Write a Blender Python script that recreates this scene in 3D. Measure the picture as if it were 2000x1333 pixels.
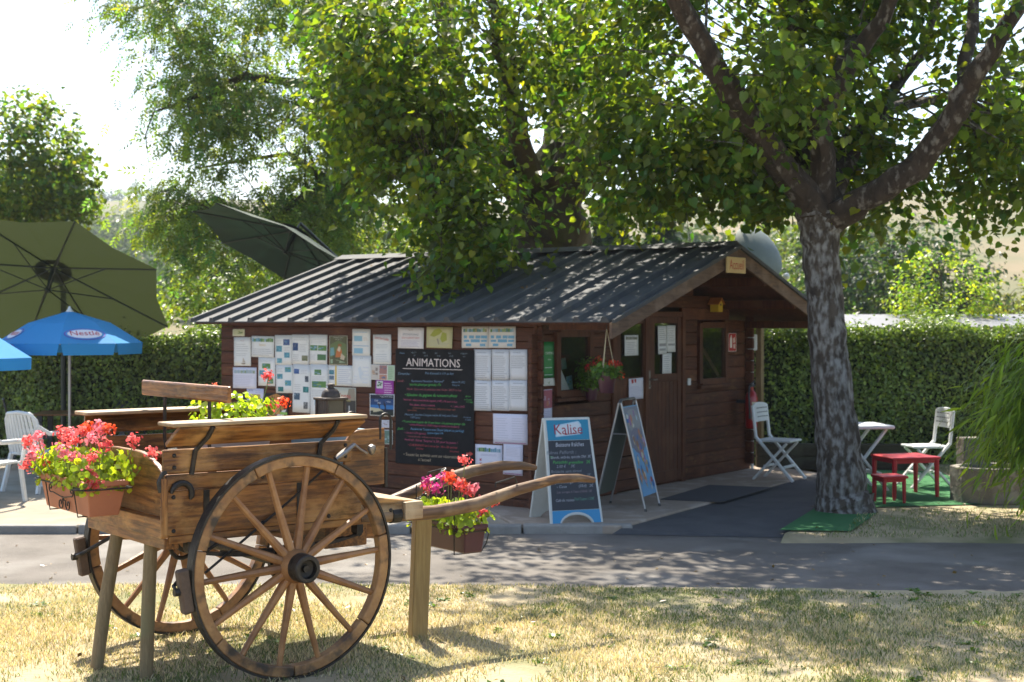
import bpy, math, random
import numpy as np
from mathutils import Vector, Matrix
R = math.radians
rnd = random.Random(7)
rng = np.random.default_rng(7)
for o in list(bpy.data.objects): bpy.data.objects.remove(o)
SC = bpy.context.scene
COL = SC.collection

# ------------------------------------------------------------------ camera, sky, sun, exposure
CZ, FPX, HY = 1.85, 2777.8, 630.0
cam = bpy.data.cameras.new('camera')
cam.lens = 50; cam.sensor_width = 36; cam.shift_y = -(666.5 - HY) / 2000
cam.clip_start = .1; cam.clip_end = 4000
cam.dof.use_dof = True; cam.dof.focus_distance = 7.9; cam.dof.aperture_fstop = 4.0
camo = bpy.data.objects.new('camera', cam); COL.objects.link(camo)
camo.location = (0, 0, CZ); camo.rotation_euler = (R(90), 0, 0)
SC.camera = camo
SUN_EL, SUN_AZ = R(54), math.atan2(-.30, .95)
sdir = Vector((math.sin(SUN_AZ) * math.cos(SUN_EL), math.cos(SUN_AZ) * math.cos(SUN_EL), math.sin(SUN_EL)))
W = bpy.data.worlds.new('World'); SC.world = W; W.use_nodes = True
nt = W.node_tree
sky = nt.nodes.new('ShaderNodeTexSky'); sky.sky_type = 'NISHITA'; sky.sun_disc = False
sky.sun_elevation = SUN_EL; sky.sun_rotation = SUN_AZ
sky.air_density = 1.0; sky.dust_density = 2.5; sky.altitude = 600
nt.links.new(sky.outputs[0], nt.nodes['Background'].inputs[0])
nt.nodes['Background'].inputs[1].default_value = .12
sl = bpy.data.lights.new('sun', 'SUN'); sl.energy = 5.0; sl.angle = R(.53); sl.color = (1, .93, .80)
slo = bpy.data.objects.new('sun', sl); COL.objects.link(slo)
slo.rotation_euler = sdir.to_track_quat('Z', 'Y').to_euler(); slo.location = sdir * 60
SC.view_settings.view_transform = 'Standard'; SC.view_settings.look = 'None'
SC.view_settings.exposure = 1.4; SC.view_settings.gamma = 1

# ------------------------------------------------------------------ helpers
def at(px, py, d): return Vector(((px - 1000) / FPX * d, d, CZ - (py - HY) / FPX * d))
def gp(px, py, z=0.0):
    d = FPX * (CZ - z) / (py - HY)
    return Vector(((px - 1000) / FPX * d, d, z))

def put(name, data, parent=None, loc=None, rotz=None):
    o = bpy.data.objects.new(name, data); COL.objects.link(o)
    if parent: o.parent = parent
    if loc is not None: o.location = loc
    if rotz is not None: o.rotation_euler = (0, 0, rotz)
    return o
def tag(o, label=None, cat=None, group=None, kind=None):
    if label: o['label'] = label
    if cat: o['category'] = cat
    if group: o['group'] = group
    if kind: o['kind'] = kind
    return o
def thing(name, label, cat, loc=(0, 0, 0), rotz=0, group=None):
    return tag(put(name, None, None, loc, rotz), label, cat, group)
def copy_tree(o, parent=None):
    c = o.copy(); COL.objects.link(c); c.parent = parent
    for ch in [x for x in bpy.data.objects if x.parent == o]: copy_tree(ch, c)
    return c

TXT = {}
def text_geo(s, shear=0.0):
    k = (s, shear)
    if k not in TXT:
        cu = bpy.data.curves.new('t', 'FONT'); cu.body = s; cu.size = 1; cu.resolution_u = 2
        cu.align_x = 'CENTER'; cu.align_y = 'CENTER'; cu.shear = shear
        to = bpy.data.objects.new('t', cu); COL.objects.link(to)
        me = bpy.data.meshes.new_from_object(to)
        TXT[k] = ([v.co.copy() for v in me.vertices], [tuple(p.vertices) for p in me.polygons])
        bpy.data.objects.remove(to); bpy.data.meshes.remove(me)
    return TXT[k]

class MB:
    def __init__(s): s.v = []; s.f = []; s.mi = []; s.M = Matrix(); s.cur = 0
    def add(s, vs, fs):
        b = len(s.v)
        s.v += [tuple(s.M @ Vector(v)) for v in vs]
        s.f += [tuple(b + i for i in f) for f in fs]; s.mi += [s.cur] * len(fs)
        return s
    def box(s, c, d, rot=None):
        vs = [Vector((x * d[0] / 2, y * d[1] / 2, z * d[2] / 2)) for x in (-1, 1) for y in (-1, 1) for z in (-1, 1)]
        if rot is not None: vs = [rot @ v for v in vs]
        return s.add([v + Vector(c) for v in vs], [(0, 1, 3, 2), (4, 6, 7, 5), (0, 4, 5, 1), (2, 3, 7, 6), (0, 2, 6, 4), (1, 5, 7, 3)])
    def bb(s, a, b): 
        return s.box([(a[i] + b[i]) / 2 for i in range(3)], [abs(b[i] - a[i]) for i in range(3)])
    def bar(s, p, q, w, h, up=(0, 0, 1)):
        p = Vector(p); q = Vector(q); d = q - p; x = d.normalized(); y = Vector(up).cross(x)
        if y.length < 1e-4: y = Vector((0, 1, 0)).cross(x)
        y.normalize(); z = x.cross(y)
        return s.box((p + q) / 2, (d.length, w, h), Matrix((x, y, z)).transposed())
    def tube(s, pts, r, n=8, cap=True):
        pts = [Vector(p) for p in pts]; m = len(pts)
        rs = r if isinstance(r, (list, tuple)) else [r] * m
        t = (pts[1] - pts[0]).normalized()
        a = t.orthogonal().normalized(); vs = []
        for i in range(m):
            t = (pts[min(i + 1, m - 1)] - pts[max(i - 1, 0)]).normalized()
            a = (a - t * a.dot(t)).normalized(); b = t.cross(a)
            for k in range(n):
                an = 2 * math.pi * k / n
                vs.append(pts[i] + (a * math.cos(an) + b * math.sin(an)) * rs[i])
        fs = [(i * n + k, i * n + (k + 1) % n, (i + 1) * n + (k + 1) % n, (i + 1) * n + k) for i in range(m - 1) for k in range(n)]
        if cap: fs += [tuple(range(n - 1, -1, -1)), tuple((m - 1) * n + k for k in range(n))]
        return s.add(vs, fs)
    def lathe(s, prof, n=20, M=None):
        M = M or Matrix(); vs = []
        for r, z in prof:
            for k in range(n):
                an = 2 * math.pi * k / n; vs.append(M @ Vector((r * math.cos(an), r * math.sin(an), z)))
        m = len(prof)
        fs = [(i * n + k, i * n + (k + 1) % n, (i + 1) * n + (k + 1) % n, (i + 1) * n + k) for i in range(m - 1) for k in range(n)]
        fs += [tuple(range(n - 1, -1, -1)), tuple((m - 1) * n + k for k in range(n))]
        return s.add(vs, fs)
    def prism(s, poly, t, o=(0, 0, 0), ax=(1, 0, 0), ay=(0, 1, 0)):
        o = Vector(o); ax = Vector(ax); ay = Vector(ay); nz = ax.cross(ay).normalized(); n = len(poly)
        lo = [o + ax * p[0] + ay * p[1] for p in poly]; hi = [p + nz * t for p in lo]
        return s.add(lo + hi, [tuple(range(n - 1, -1, -1)), tuple(range(n, 2 * n))] + [(i, (i + 1) % n, n + (i + 1) % n, n + i) for i in range(n)])
    def text(s, t, h, M, shear=0.0, maxw=None):
        v, f = text_geo(t, shear)
        if not v: return s
        w = (max(p.x for p in v) - min(p.x for p in v)) * h
        sx = h if not maxw or w <= maxw else h * maxw / w
        return s.add([M @ Vector((p.x * sx, p.y * h, 0)) for p in v], f)
    def mesh(s, mats, smooth=False, ang=40):
        me = bpy.data.meshes.new('m'); me.from_pydata(s.v, [], s.f)
        for m in (mats if isinstance(mats, (list, tuple)) else [mats]): me.materials.append(m)
        me.polygons.foreach_set('material_index', s.mi)
        if smooth:
            me.polygons.foreach_set('use_smooth', [True] * len(s.f)); me.set_sharp_from_angle(angle=R(ang))
        me.update(); return me
    def build(s, name, mats, parent=None, loc=None, rotz=None, smooth=False, bevel=0, seg=1):
        o = put(name, s.mesh(mats, smooth), parent, loc, rotz)
        if bevel: bev(o, bevel, seg)
        return o
def bev(o, w, seg=1):
    m = o.modifiers.new('bevel', 'BEVEL'); m.width = w; m.segments = seg; m.limit_method = 'ANGLE'; m.angle_limit = R(35)
    return o

# ------------------------------------------------------------------ materials
def nodes(name):
    m = bpy.data.materials.new(name); m.use_nodes = True
    return m, m.node_tree, m.node_tree.nodes['Principled BSDF']
def pmat(name, c1, c2=None, scale=6, rough=.7, bump=0, bscale=None, metal=0, stretch=(1, 1, 1), lo=.35, hi=.65, coat=0, detail=6, objvar=0, spec=.5, c3=None, s3=2, lo3=.5, hi3=.62, d3=5):
    m, t, p = nodes(name); N = t.nodes.new; L = t.links.new
    p.inputs['Roughness'].default_value = rough; p.inputs['Metallic'].default_value = metal
    p.inputs['Specular IOR Level'].default_value = spec
    if coat: p.inputs['Coat Weight'].default_value = coat; p.inputs['Coat Roughness'].default_value = .25
    p.inputs['Base Color'].default_value = (*c1, 1)
    if c2 is None and not bump: return m
    tc = N('ShaderNodeTexCoord'); mp = N('ShaderNodeMapping'); mp.inputs['Scale'].default_value = stretch
    L(tc.outputs['Object'], mp.inputs['Vector'])
    if objvar:
        oi = N('ShaderNodeObjectInfo'); ml = N('ShaderNodeMath'); ml.operation = 'MULTIPLY'; ml.inputs[1].default_value = 37
        L(oi.outputs['Random'], ml.inputs[0]); L(ml.outputs[0], mp.inputs['Location'])
    nz = N('ShaderNodeTexNoise'); nz.inputs['Scale'].default_value = scale; nz.inputs['Detail'].default_value = detail; nz.inputs['Roughness'].default_value = .65
    L(mp.outputs[0], nz.inputs['Vector'])
    col = None
    if c2:
        cr = N('ShaderNodeValToRGB'); cr.color_ramp.elements[0].position = lo; cr.color_ramp.elements[1].position = hi
        cr.color_ramp.elements[0].color = (*c1, 1); cr.color_ramp.elements[1].color = (*c2, 1)
        L(nz.outputs['Fac'], cr.inputs[0]); col = cr.outputs[0]
        if c3:
            n3 = N('ShaderNodeTexNoise'); n3.inputs['Scale'].default_value = s3; n3.inputs['Detail'].default_value = d3
            L(mp.outputs[0] if d3 > 5 else tc.outputs['Object'], n3.inputs['Vector'])
            r3 = N('ShaderNodeValToRGB'); r3.color_ramp.elements[0].position = lo3; r3.color_ramp.elements[1].position = hi3
            L(n3.outputs['Fac'], r3.inputs[0])
            mx = N('ShaderNodeMix'); mx.data_type = 'RGBA'; L(r3.outputs[0], mx.inputs[0]); L(col, mx.inputs[6]); mx.inputs[7].default_value = (*c3, 1)
            col = mx.outputs[2]
        if objvar:
            hs = N('ShaderNodeHueSaturation'); mr = N('ShaderNodeMapRange')
            mr.inputs[3].default_value = 1 - objvar; mr.inputs[4].default_value = 1 + objvar
            L(oi.outputs['Random'], mr.inputs[0]); L(mr.outputs[0], hs.inputs['Value']); L(col, hs.inputs['Color']); col = hs.outputs[0]
        L(col, p.inputs['Base Color'])
    if bump:
        n2 = N('ShaderNodeTexNoise'); n2.inputs['Scale'].default_value = bscale or scale; n2.inputs['Detail'].default_value = 8
        L(mp.outputs[0], n2.inputs['Vector'])
        b = N('ShaderNodeBump'); b.inputs['Strength'].default_value = bump; b.inputs['Distance'].default_value = .02
        L(n2.outputs['Fac'], b.inputs['Height']); L(b.outputs[0], p.inputs['Normal'])
    return m
def leafmat(name, trans=.42, rough=.42, tint=(1.25, 1.35, .45)):
    m, t, p = nodes(name); N = t.nodes.new; L = t.links.new
    a = N('ShaderNodeAttribute'); a.attribute_name = 'Col'
    L(a.outputs['Color'], p.inputs['Base Color']); p.inputs['Roughness'].default_value = rough; p.inputs['Specular IOR Level'].default_value = .4
    tr = N('ShaderNodeBsdfTranslucent'); mu = N('ShaderNodeMix'); mu.data_type = 'RGBA'; mu.blend_type = 'MULTIPLY'; mu.inputs[0].default_value = 1
    L(a.outputs['Color'], mu.inputs[6]); mu.inputs[7].default_value = (*[x * 1.6 for x in tint], 1); L(mu.outputs[2], tr.inputs['Color'])
    ms = N('ShaderNodeMixShader'); ms.inputs[0].default_value = trans
    L(p.outputs[0], ms.inputs[1]); L(tr.outputs[0], ms.inputs[2]); L(ms.outputs[0], t.nodes['Material Output'].inputs['Surface'])
    return m
def clothmat(name, c, trans=.4):
    m, t, p = nodes(name); N = t.nodes.new; L = t.links.new
    p.inputs['Base Color'].default_value = (*c, 1); p.inputs['Roughness'].default_value = .75
    tr = N('ShaderNodeBsdfTranslucent'); tr.inputs['Color'].default_value = (*[min(1, x * 1.3) for x in c], 1)
    ms = N('ShaderNodeMixShader'); ms.inputs[0].default_value = trans
    L(p.outputs[0], ms.inputs[1]); L(tr.outputs[0], ms.inputs[2]); L(ms.outputs[0], t.nodes['Material Output'].inputs['Surface'])
    return m
def glassmat(name):
    m, t, p = nodes(name); p.inputs['Base Color'].default_value = (.9, .95, .93, 1); p.inputs['Roughness'].default_value = .02
    p.inputs['Transmission Weight'].default_value = 1; p.inputs['IOR'].default_value = 1.45
    return m
def wood(name, c1, c2, c3, axis, rough=.5, coat=0, objvar=.18, sc=5, lo3=.52, hi3=.66, bump=.25, aged=0):
    st = [9, 9, 9]; st[axis] = .7
    m = pmat(name, c1, c2, scale=sc, rough=rough, bump=bump, bscale=sc * 2, stretch=st, lo=.38, hi=.62, coat=coat, objvar=objvar, c3=c3, s3=3.2, lo3=lo3, hi3=hi3, spec=.3)
    if aged:                                                           # stains, old cracks and greyed, worn patches
        t = m.node_tree; N = t.nodes.new; L = t.links.new; p = t.nodes['Principled BSDF']; tc = N('ShaderNodeTexCoord'); col = p.inputs['Base Color'].links[0].from_socket
        oi = N('ShaderNodeObjectInfo'); ml = N('ShaderNodeMath'); ml.operation = 'MULTIPLY'; ml.inputs[1].default_value = 53; L(oi.outputs['Random'], ml.inputs[0])
        for (a_, b_, s_, lo_, hi_, c_, f_) in ((2.2, .9, 3.0, .50, .66, (.035, .018, .009), .85), (16, .35, 2.6, .61, .65, (.015, .009, .006), .9), (3.5, 1.2, 4.0, .56, .68, (.42, .23, .085), .6)):
            mp = N('ShaderNodeMapping'); sc_ = [a_] * 3; sc_[axis] = b_; mp.inputs['Scale'].default_value = sc_; L(tc.outputs['Object'], mp.inputs['Vector']); L(ml.outputs[0], mp.inputs['Location'])
            n_ = N('ShaderNodeTexNoise'); n_.inputs['Scale'].default_value = s_; n_.inputs['Detail'].default_value = 10; n_.inputs['Roughness'].default_value = .7; L(mp.outputs[0], n_.inputs['Vector'])
            mr = N('ShaderNodeMapRange'); mr.inputs[1].default_value = lo_; mr.inputs[2].default_value = hi_; mr.inputs[4].default_value = f_ * aged; L(n_.outputs['Fac'], mr.inputs[0])
            mx = N('ShaderNodeMix'); mx.data_type = 'RGBA'; L(mr.outputs[0], mx.inputs[0]); L(col, mx.inputs[6]); mx.inputs[7].default_value = (*c_, 1); col = mx.outputs[2]
        L(col, p.inputs['Base Color'])
    return m

FL = {}
def flat(c, rough=.7):
    k = (tuple(round(x, 3) for x in c), rough)
    if k not in FL: FL[k] = pmat('print_%d' % len(FL), c, rough=rough)
    return FL[k]
WHITE = (.78, .78, .76)
CW = [wood('cart_wood_%s' % 'xyz'[i], (.33, .14, .035), (.10, .036, .011), (.42, .22, .075), i, rough=.42, coat=.15, aged=1) for i in range(3)]
PALEW = wood('cart_pale_wood', (.42, .29, .17), (.30, .19, .10), (.5, .38, .24), 0, rough=.55, aged=.6)
WHEELW = pmat('wheel_wood', (.36, .19, .07), (.22, .10, .035), scale=9, rough=.5, bump=.3, bscale=25, objvar=.15, c3=(.04, .026, .017), s3=10, lo3=.50, hi3=.66, d3=12)
SPOKEW = pmat('spoke_wood', (.34, .17, .065), (.20, .085, .03), scale=7, rough=.48, bump=.2, bscale=20, objvar=.2)
IRON = pmat('black_iron', (.022, .02, .018), (.05, .042, .036), scale=20, rough=.5, metal=.5, bump=.2, bscale=60)
STEEL = pmat('worn_steel', (.30, .28, .27), (.18, .15, .13), scale=25, rough=.4, metal=.8)
CABW = wood('cabin_wood', (.110, .034, .013), (.058, .017, .007), (.14, .052, .023), 0, rough=.6, aged=.35, objvar=.22, lo3=.55, hi3=.75)
CABWZ = wood('cabin_wood_upright', (.110, .036, .014), (.062, .019, .008), (.13, .05, .022), 2, rough=.6, objvar=.15)
FASC = wood('fascia_wood', (.16, .10, .065), (.10, .06, .04), (.2, .13, .09), 0, rough=.7, objvar=.1, aged=.5)
ROOF = pmat('roof_metal', (.058, .061, .068), (.088, .09, .092), scale=3, rough=.75, metal=.0, spec=.25, bump=.05, bscale=30, c3=(.09, .085, .075), s3=5, lo3=.55, hi3=.75)
GLASS = glassmat('window_glass')
PAPER = pmat('paper', (.74, .74, .72), (.68, .68, .67), scale=4, rough=.6)
LEAF = leafmat('leaf', .5, .4, (1.4, 1.4, .4)); LEAFH = leafmat('hedge_leaf', .3, .35); LEAFF = leafmat('far_leaf', .25, .9)
PLW = pmat('white_plastic', (.72, .73, .72), (.62, .63, .62), scale=5, rough=.4)
BLK = pmat('black_plastic', (.03, .032, .035), rough=.5)

# ------------------------------------------------------------------ fast mesh from arrays
def arr_mesh(name, V, loops, starts, totals, cols, mats):
    me = bpy.data.meshes.new(name)
    me.vertices.add(len(V)); me.vertices.foreach_set('co', np.ascontiguousarray(V, dtype=np.float32).ravel())
    me.loops.add(len(loops)); me.loops.foreach_set('vertex_index', np.ascontiguousarray(loops, dtype=np.int32))
    me.polygons.add(len(starts)); me.polygons.foreach_set('loop_start', np.ascontiguousarray(starts, dtype=np.int32))
    me.polygons.foreach_set('loop_total', np.ascontiguousarray(totals, dtype=np.int32))
    me.update(calc_edges=True)
    if cols is not None:
        ca = me.color_attributes.new('Col', 'FLOAT_COLOR', 'POINT')
        ca.data.foreach_set('color', np.c_[cols, np.ones(len(cols))].astype(np.float32).ravel())
    me.materials.append(mats)
    return me
def unit(a): return a / np.maximum(np.linalg.norm(a, axis=1, keepdims=True), 1e-6)
T_HEART = (np.array([(0, 0, 0), (1, 0, -.12), (-.1, .22, .06), (.12, .46, .1), (.5, .42, .06), (.8, .16, -.03), (-.1, -.22, .06), (.12, -.46, .1), (.5, -.42, .06), (.8, -.16, -.03)], float) - np.array((.0, 0, 0)),
           [(0, 1, 5, 4, 3, 2), (0, 6, 7, 8, 9, 1)])
T_DIAM = (np.array([(0, 0, 0), (.5, .3, .08), (1, 0, -.06), (.5, -.3, .08)], float), [(0, 2, 1), (0, 3, 2)])
T_BLADE = (np.array([(0, .03, 0), (.4, .075, .0), (1, 0, -.15), (.4, -.075, 0), (0, -.03, 0)], float), [(0, 1, 3, 4), (1, 2, 3)])
def pinnate():
    vs = []; fs = []
    for i, (x, s, l) in enumerate([(.25, 1, .36), (.25, -1, .36), (.48, 1, .4), (.48, -1, .4), (.7, 1, .36), (.7, -1, .36), (.85, 0, .42)]):
        a = R(55) * s; d = np.array((math.cos(a), math.sin(a), -.25)); b = np.array((-math.sin(a), math.cos(a), 0)) * .075
        p = np.array((x, 0, -.2 * x * x)); k = len(vs)
        vs += [p, p + d * l * .5 + b, p + d * l, p + d * l * .5 - b]; fs += [(k, k + 1, k + 2, k + 3)]
    return np.array(vs), fs
T_ASH = pinnate()
T_ROUND = (np.array([(0, 0, 0)] + [((.52 + .5 * math.cos(a)), .5 * math.sin(a), .10 * math.cos(3 * a)) for a in np.linspace(R(-155), R(155), 8)], float), [(0, 1, 2, 3, 4), (0, 4, 5), (0, 5, 6, 7, 8)])
def leaf_mesh(name, pos, nrm, tip, size, cols, tmpl, mat):
    tv, tf = tmpl; n = len(pos); k = len(tv)
    nrm = unit(nrm); tip = unit(tip - nrm * (tip * nrm).sum(1, keepdims=True)); b = np.cross(nrm, tip)
    V = pos[:, None, :] + size[:, None, None] * (tv[None, :, 0:1] * tip[:, None] + tv[None, :, 1:2] * b[:, None] + tv[None, :, 2:3] * nrm[:, None])
    lp = np.concatenate([np.array(f) for f in tf]); tot = np.array([len(f) for f in tf])
    loops = (np.arange(n)[:, None] * k + lp[None]).ravel(); totals = np.tile(tot, n)
    starts = np.concatenate([[0], np.cumsum(totals)[:-1]])
    return arr_mesh(name, V.reshape(-1, 3), loops, starts, totals, np.repeat(cols, k, 0), mat)
def lcols(n, base, var=.25, yellow=.15):
    c = np.array(base)[None] * (1 + var * rng.standard_normal((n, 1))).clip(.45, 1.8)
    y = (rng.random((n, 1)) < yellow) * rng.random((n, 1))
    return (c * (1 + y * np.array([[.9, .55, .1]]))).clip(0, .6)
def snoise(p, s, seed=0):
    q = p * s + seed * 7.31
    return (np.sin(q[:, 0] * 1.7 + 1.3 * np.sin(q[:, 2] * 1.1 + seed)) + np.sin(q[:, 1] * 1.9 + 1.1 * np.sin(q[:, 0] * 1.3)) + np.sin(q[:, 2] * 2.1 + 1.2 * np.sin(q[:, 1] * .9))) / 3

# ------------------------------------------------------------------ ground
def hill(x, y):
    def ss(a, b, v): t = np.clip((v - a) / (b - a), 0, 1); return t * t * (3 - 2 * t)
    left = 55 * ss(100, 680, y) + 10 * ss(680, 1300, y)
    right = 38 * ss(60, 420, y) + 20 * ss(460, 1200, y)
    w = ss(-10, 40, x - .05 * y)
    return left * (1 - w) + right * w + (np.sin(x * .021 + 1) * np.sin(y * .017) * 2.5) * ss(80, 300, y)
def sheet(name, poly, z, mat, kind='structure', parent=None):
    m = MB(); vs = [(p[0], p[1], z if len(p) < 3 else p[2]) for p in poly]; m.add(vs, [tuple(range(len(vs)))])
    o = m.build(name, mat, parent); 
    if not parent: tag(o, kind=kind)
    return o
DRYG = pmat('dry_lawn_soil', (.32, .25, .145), (.42, .345, .21), scale=3, rough=.95, bump=.6, bscale=40, c3=(.19, .18, .08), s3=1.2)
FIELD = pmat('far_field', (.15, .118, .05), (.085, .10, .03), scale=.03, rough=1, detail=8, c3=(.18, .135, .065), s3=.02)
xs = np.concatenate([np.linspace(-600, -60, 28), np.linspace(-55, 55, 45), np.linspace(60, 600, 28)])
ys = np.concatenate([np.linspace(-40, 30, 15), np.linspace(34, 300, 60), np.linspace(310, 1600, 40)])
XX, YY = np.meshgrid(xs, ys); ZZ = hill(XX, YY) - .16
nx, ny = len(xs), len(ys)
idx = np.arange(nx * ny).reshape(ny, nx)
q = np.stack([idx[:-1, :-1], idx[:-1, 1:], idx[1:, 1:], idx[1:, :-1]], -1).reshape(-1, 4)
tag(put('ground', arr_mesh('ground', np.stack([XX, YY, ZZ], -1).reshape(-1, 3), q.ravel(), np.arange(len(q)) * 4, np.full(len(q), 4), None, FIELD)), kind='structure')

sheet('lawn', [(-14, -14), (14, -14), (14, 9.55), *[(8 - i * .22, 9.55 + .5 * min(1, i / 40) + rnd.uniform(-.045, .045)) for i in range(100)]], 0, DRYG)
ASPH = pmat('asphalt', (.098, .084, .07), (.185, .162, .138), scale=1.6, rough=.9, bump=.6, bscale=140, lo=.3, hi=.7, detail=12, c3=(.23, .21, .185), s3=1.1, lo3=.52, hi3=.7)
ASPH2 = pmat('dark_asphalt', (.055, .055, .06), (.085, .083, .085), scale=3, rough=.9, bump=.5, bscale=160)
sheet('road', [(-16, 9.7), (16, 9.2), (16, 13.6), (1.2, 13.6), (-16, 13.6)], -.05, ASPH)
SAND = pmat('terrace_gravel', (.36, .30, .22), (.27, .225, .165), scale=2.5, rough=.95, bump=.6, bscale=120, c3=(.42, .36, .28), s3=.7)
sheet('terrace', [(-14, 12.82), (1.0, 12.82), (1.0, 14.2), (-3, 18), (-3, 24), (-14, 24)], 0, SAND)
A0 = gp(1212, 1033); B0 = gp(1600, 928)
CONC = pmat('concrete', (.36, .28, .21), (.29, .225, .17), scale=2, rough=.85, bump=.25, bscale=60, c3=(.42, .34, .27), s3=4)
m = MB(); poly = [(A0.x, A0.y), (B0.x, B0.y), (3.2, 18.3), (-.4, 14.5), (.02, 12.9)]
m.prism([(p[0], p[1]) for p in poly], .08, (0, 0, -.055)); tag(m.build('concrete_slab', CONC, bevel=.01), kind='structure')
m = MB(); m.add([(A0.x - .08, 12.72, -.046), (2.5, 12.5, -.046), (3.15, 13.9, .0), (4.3, 17.9, .004), (B0.x, B0.y, .012), (A0.x, A0.y, .0)], [(0, 1, 2, 5), (5, 2, 3, 4)])
tag(m.build('driveway', ASPH2), kind='structure')
vp = [(2.3 + i * .35, 12.24 + rnd.uniform(-.05, .05)) for i in range(40)]
nv_ = len(vp); v2 = [(p[0] + .1, p[1] + .32 + rnd.uniform(-.04, .04)) for p in vp]
m = MB(); m.add([(p[0], p[1], -.053) for p in vp] + [(p[0], p[1], -.008) for p in v2] + [(16.1, 24, -.008), (3.0, 24, -.008), (3.3, 18.2, -.008), (4.3, 17.8, -.008), (3.1, 13.9, -.008)], [(i, i + 1, nv_ + i + 1, nv_ + i) for i in range(nv_ - 1)] + [tuple(range(nv_, 2 * nv_ + 5))]); tag(m.build('dry_verge', DRYG), kind='structure')
TURF = pmat('artificial_turf', (.025, .15, .04), (.04, .20, .06), scale=30, rough=.9, bump=.8, bscale=220)
m = MB(); c = [gp(1522, 1037), gp(1606, 985), gp(1712, 1004), gp(1662, 1039)]
m.add([(p.x, p.y, .006) for p in c], [(0, 3, 2, 1)])
tag(m.build('turf_mat', TURF), 'small green artificial turf mat at the foot of the linden trunk', 'turf mat')
m = MB(); m.add([(3.3, 14.15, .004), (5.0, 14.5, .004), (5.3, 17.6, .004), (4.35, 17.8, .008)], [(0, 1, 2, 3)])
tag(m.build('turf_mat', TURF), 'larger green artificial turf under the red children table', 'turf mat')
KERB = pmat('kerb_stone', (.30, .28, .25), (.22, .205, .185), scale=5, rough=.9, bump=.4, bscale=60, objvar=.12)
kr = tag(put('kerb', None), 'weathered concrete kerb between the road and the terrace', 'kerb')
kmesh = MB().bb((0, -.09, -.12), (.985, .03, .03)).mesh(KERB)
for i in range(12):
    bev(put('kerb_stone', kmesh, kr, (-10.9 + i, 12.86 + rnd.uniform(-.008, .008), rnd.uniform(-.006, .004))), .018, 2)
# door mat
MAT = pmat('door_mat', (.045, .045, .05), (.065, .063, .066), scale=60, rough=.95)
c = [gp(1290, 976, .03), gp(1385, 948, .03), gp(1508, 953, .03), gp(1410, 981, .03)]
m = MB(); m.prism([(p.x, p.y) for p in (c[0], c[3], c[2], c[1])], .008, (0, 0, .027)); tag(m.build('door_mat', MAT), 'dark grey mat on the concrete in front of the door', 'mat')

# grass blades
def grass(name, n, x0, x1, y0, y1, hfun, cfun, inside, label):
    x = rng.uniform(x0, x1, n); y = rng.uniform(y0, y1, n); k = inside(x, y) & (snoise(np.stack([x, y, x * 0], -1), 3.1, 9) + .5 * snoise(np.stack([x, y, x * 0], -1), 7.3, 4) > rng.uniform(-1.1, -.25, n)); x = x[k]; y = y[k]; n = len(x)
    h = hfun(x, y, n); a = rng.uniform(0, 2 * np.pi, n); w = rng.uniform(.0016, .0032, n)
    la = rng.uniform(0, 2 * np.pi, n); lean = h * rng.uniform(.2, 1.3, n)
    p = np.stack([x, y, np.zeros(n)], -1); d = np.stack([np.cos(a) * w, np.sin(a) * w, np.zeros(n)], -1)
    mid = p + np.stack([np.cos(la) * lean * .35, np.sin(la) * lean * .35, h * .6], -1)
    tp = p + np.stack([np.cos(la) * lean, np.sin(la) * lean, h], -1)
    V = np.stack([p - d, p + d, mid + d * .8, mid - d * .8, tp], 1).reshape(-1, 3)
    lp = np.array([0, 1, 2, 3, 3, 2, 4]); loops = (np.arange(n)[:, None] * 5 + lp).ravel(); tot = np.tile([4, 3], n)
    st = np.concatenate([[0], np.cumsum(tot)[:-1]])
    return tag(put(name, arr_mesh(name, V, loops, st, tot, np.repeat(cfun(x, y, n), 5, 0), GRASSM)), label, 'grass', kind='stuff')
GRASSM = leafmat('grass_blade', .25, .6, (1, 1, .6))
def gcol(x, y, n):
    p = np.stack([x, y, x * 0], -1)
    g = .30 + .34 * snoise(p, 1.3, 2) + .25 * snoise(p, 4.1, 5) + .30 * np.clip((y - 8.0) / 1.7, 0, 1) * np.clip((x + 1.2) / 2.4, 0, 1) + .30 * np.clip(x / 3, 0, 1)
    gm = (rng.random(n) < g.clip(.06, .92))[:, None]
    dry = np.array((.62, .51, .31)) * rng.uniform(.6, 1.25, (n, 1)); grn = np.array((.13, .17, .04)) * rng.uniform(.6, 1.4, (n, 1))
    return np.where(gm, grn, dry)
grass('lawn_grass', 210000, -4.6, 4.8, 5.9, 10.05, lambda x, y, n: rng.uniform(.008, .034, n) * (1 + .5 * snoise(np.stack([x, y, x * 0], -1), 2.3, 1)), gcol,
      lambda x, y: y < 10.0 - .12 * np.clip(x, 0, 4) + rng.normal(0, .025, len(x)), 'short dry lawn grass with greener patches around the cart')
grass('verge_grass', 34000, 2.35, 8, 12.2, 18.2, lambda x, y, n: rng.uniform(.012, .04, n), gcol,
      lambda x, y: (y > 12.2) & (x > 2.4 + (y - 12.3) * .45) & ~((x < 2.95 + (y - 12.5) * .3) & (y > 12.5) & (y < 14)) & ~((y > 14.1) & (x < 5.3)), 'sparse dry grass beside the stone trough')

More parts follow.
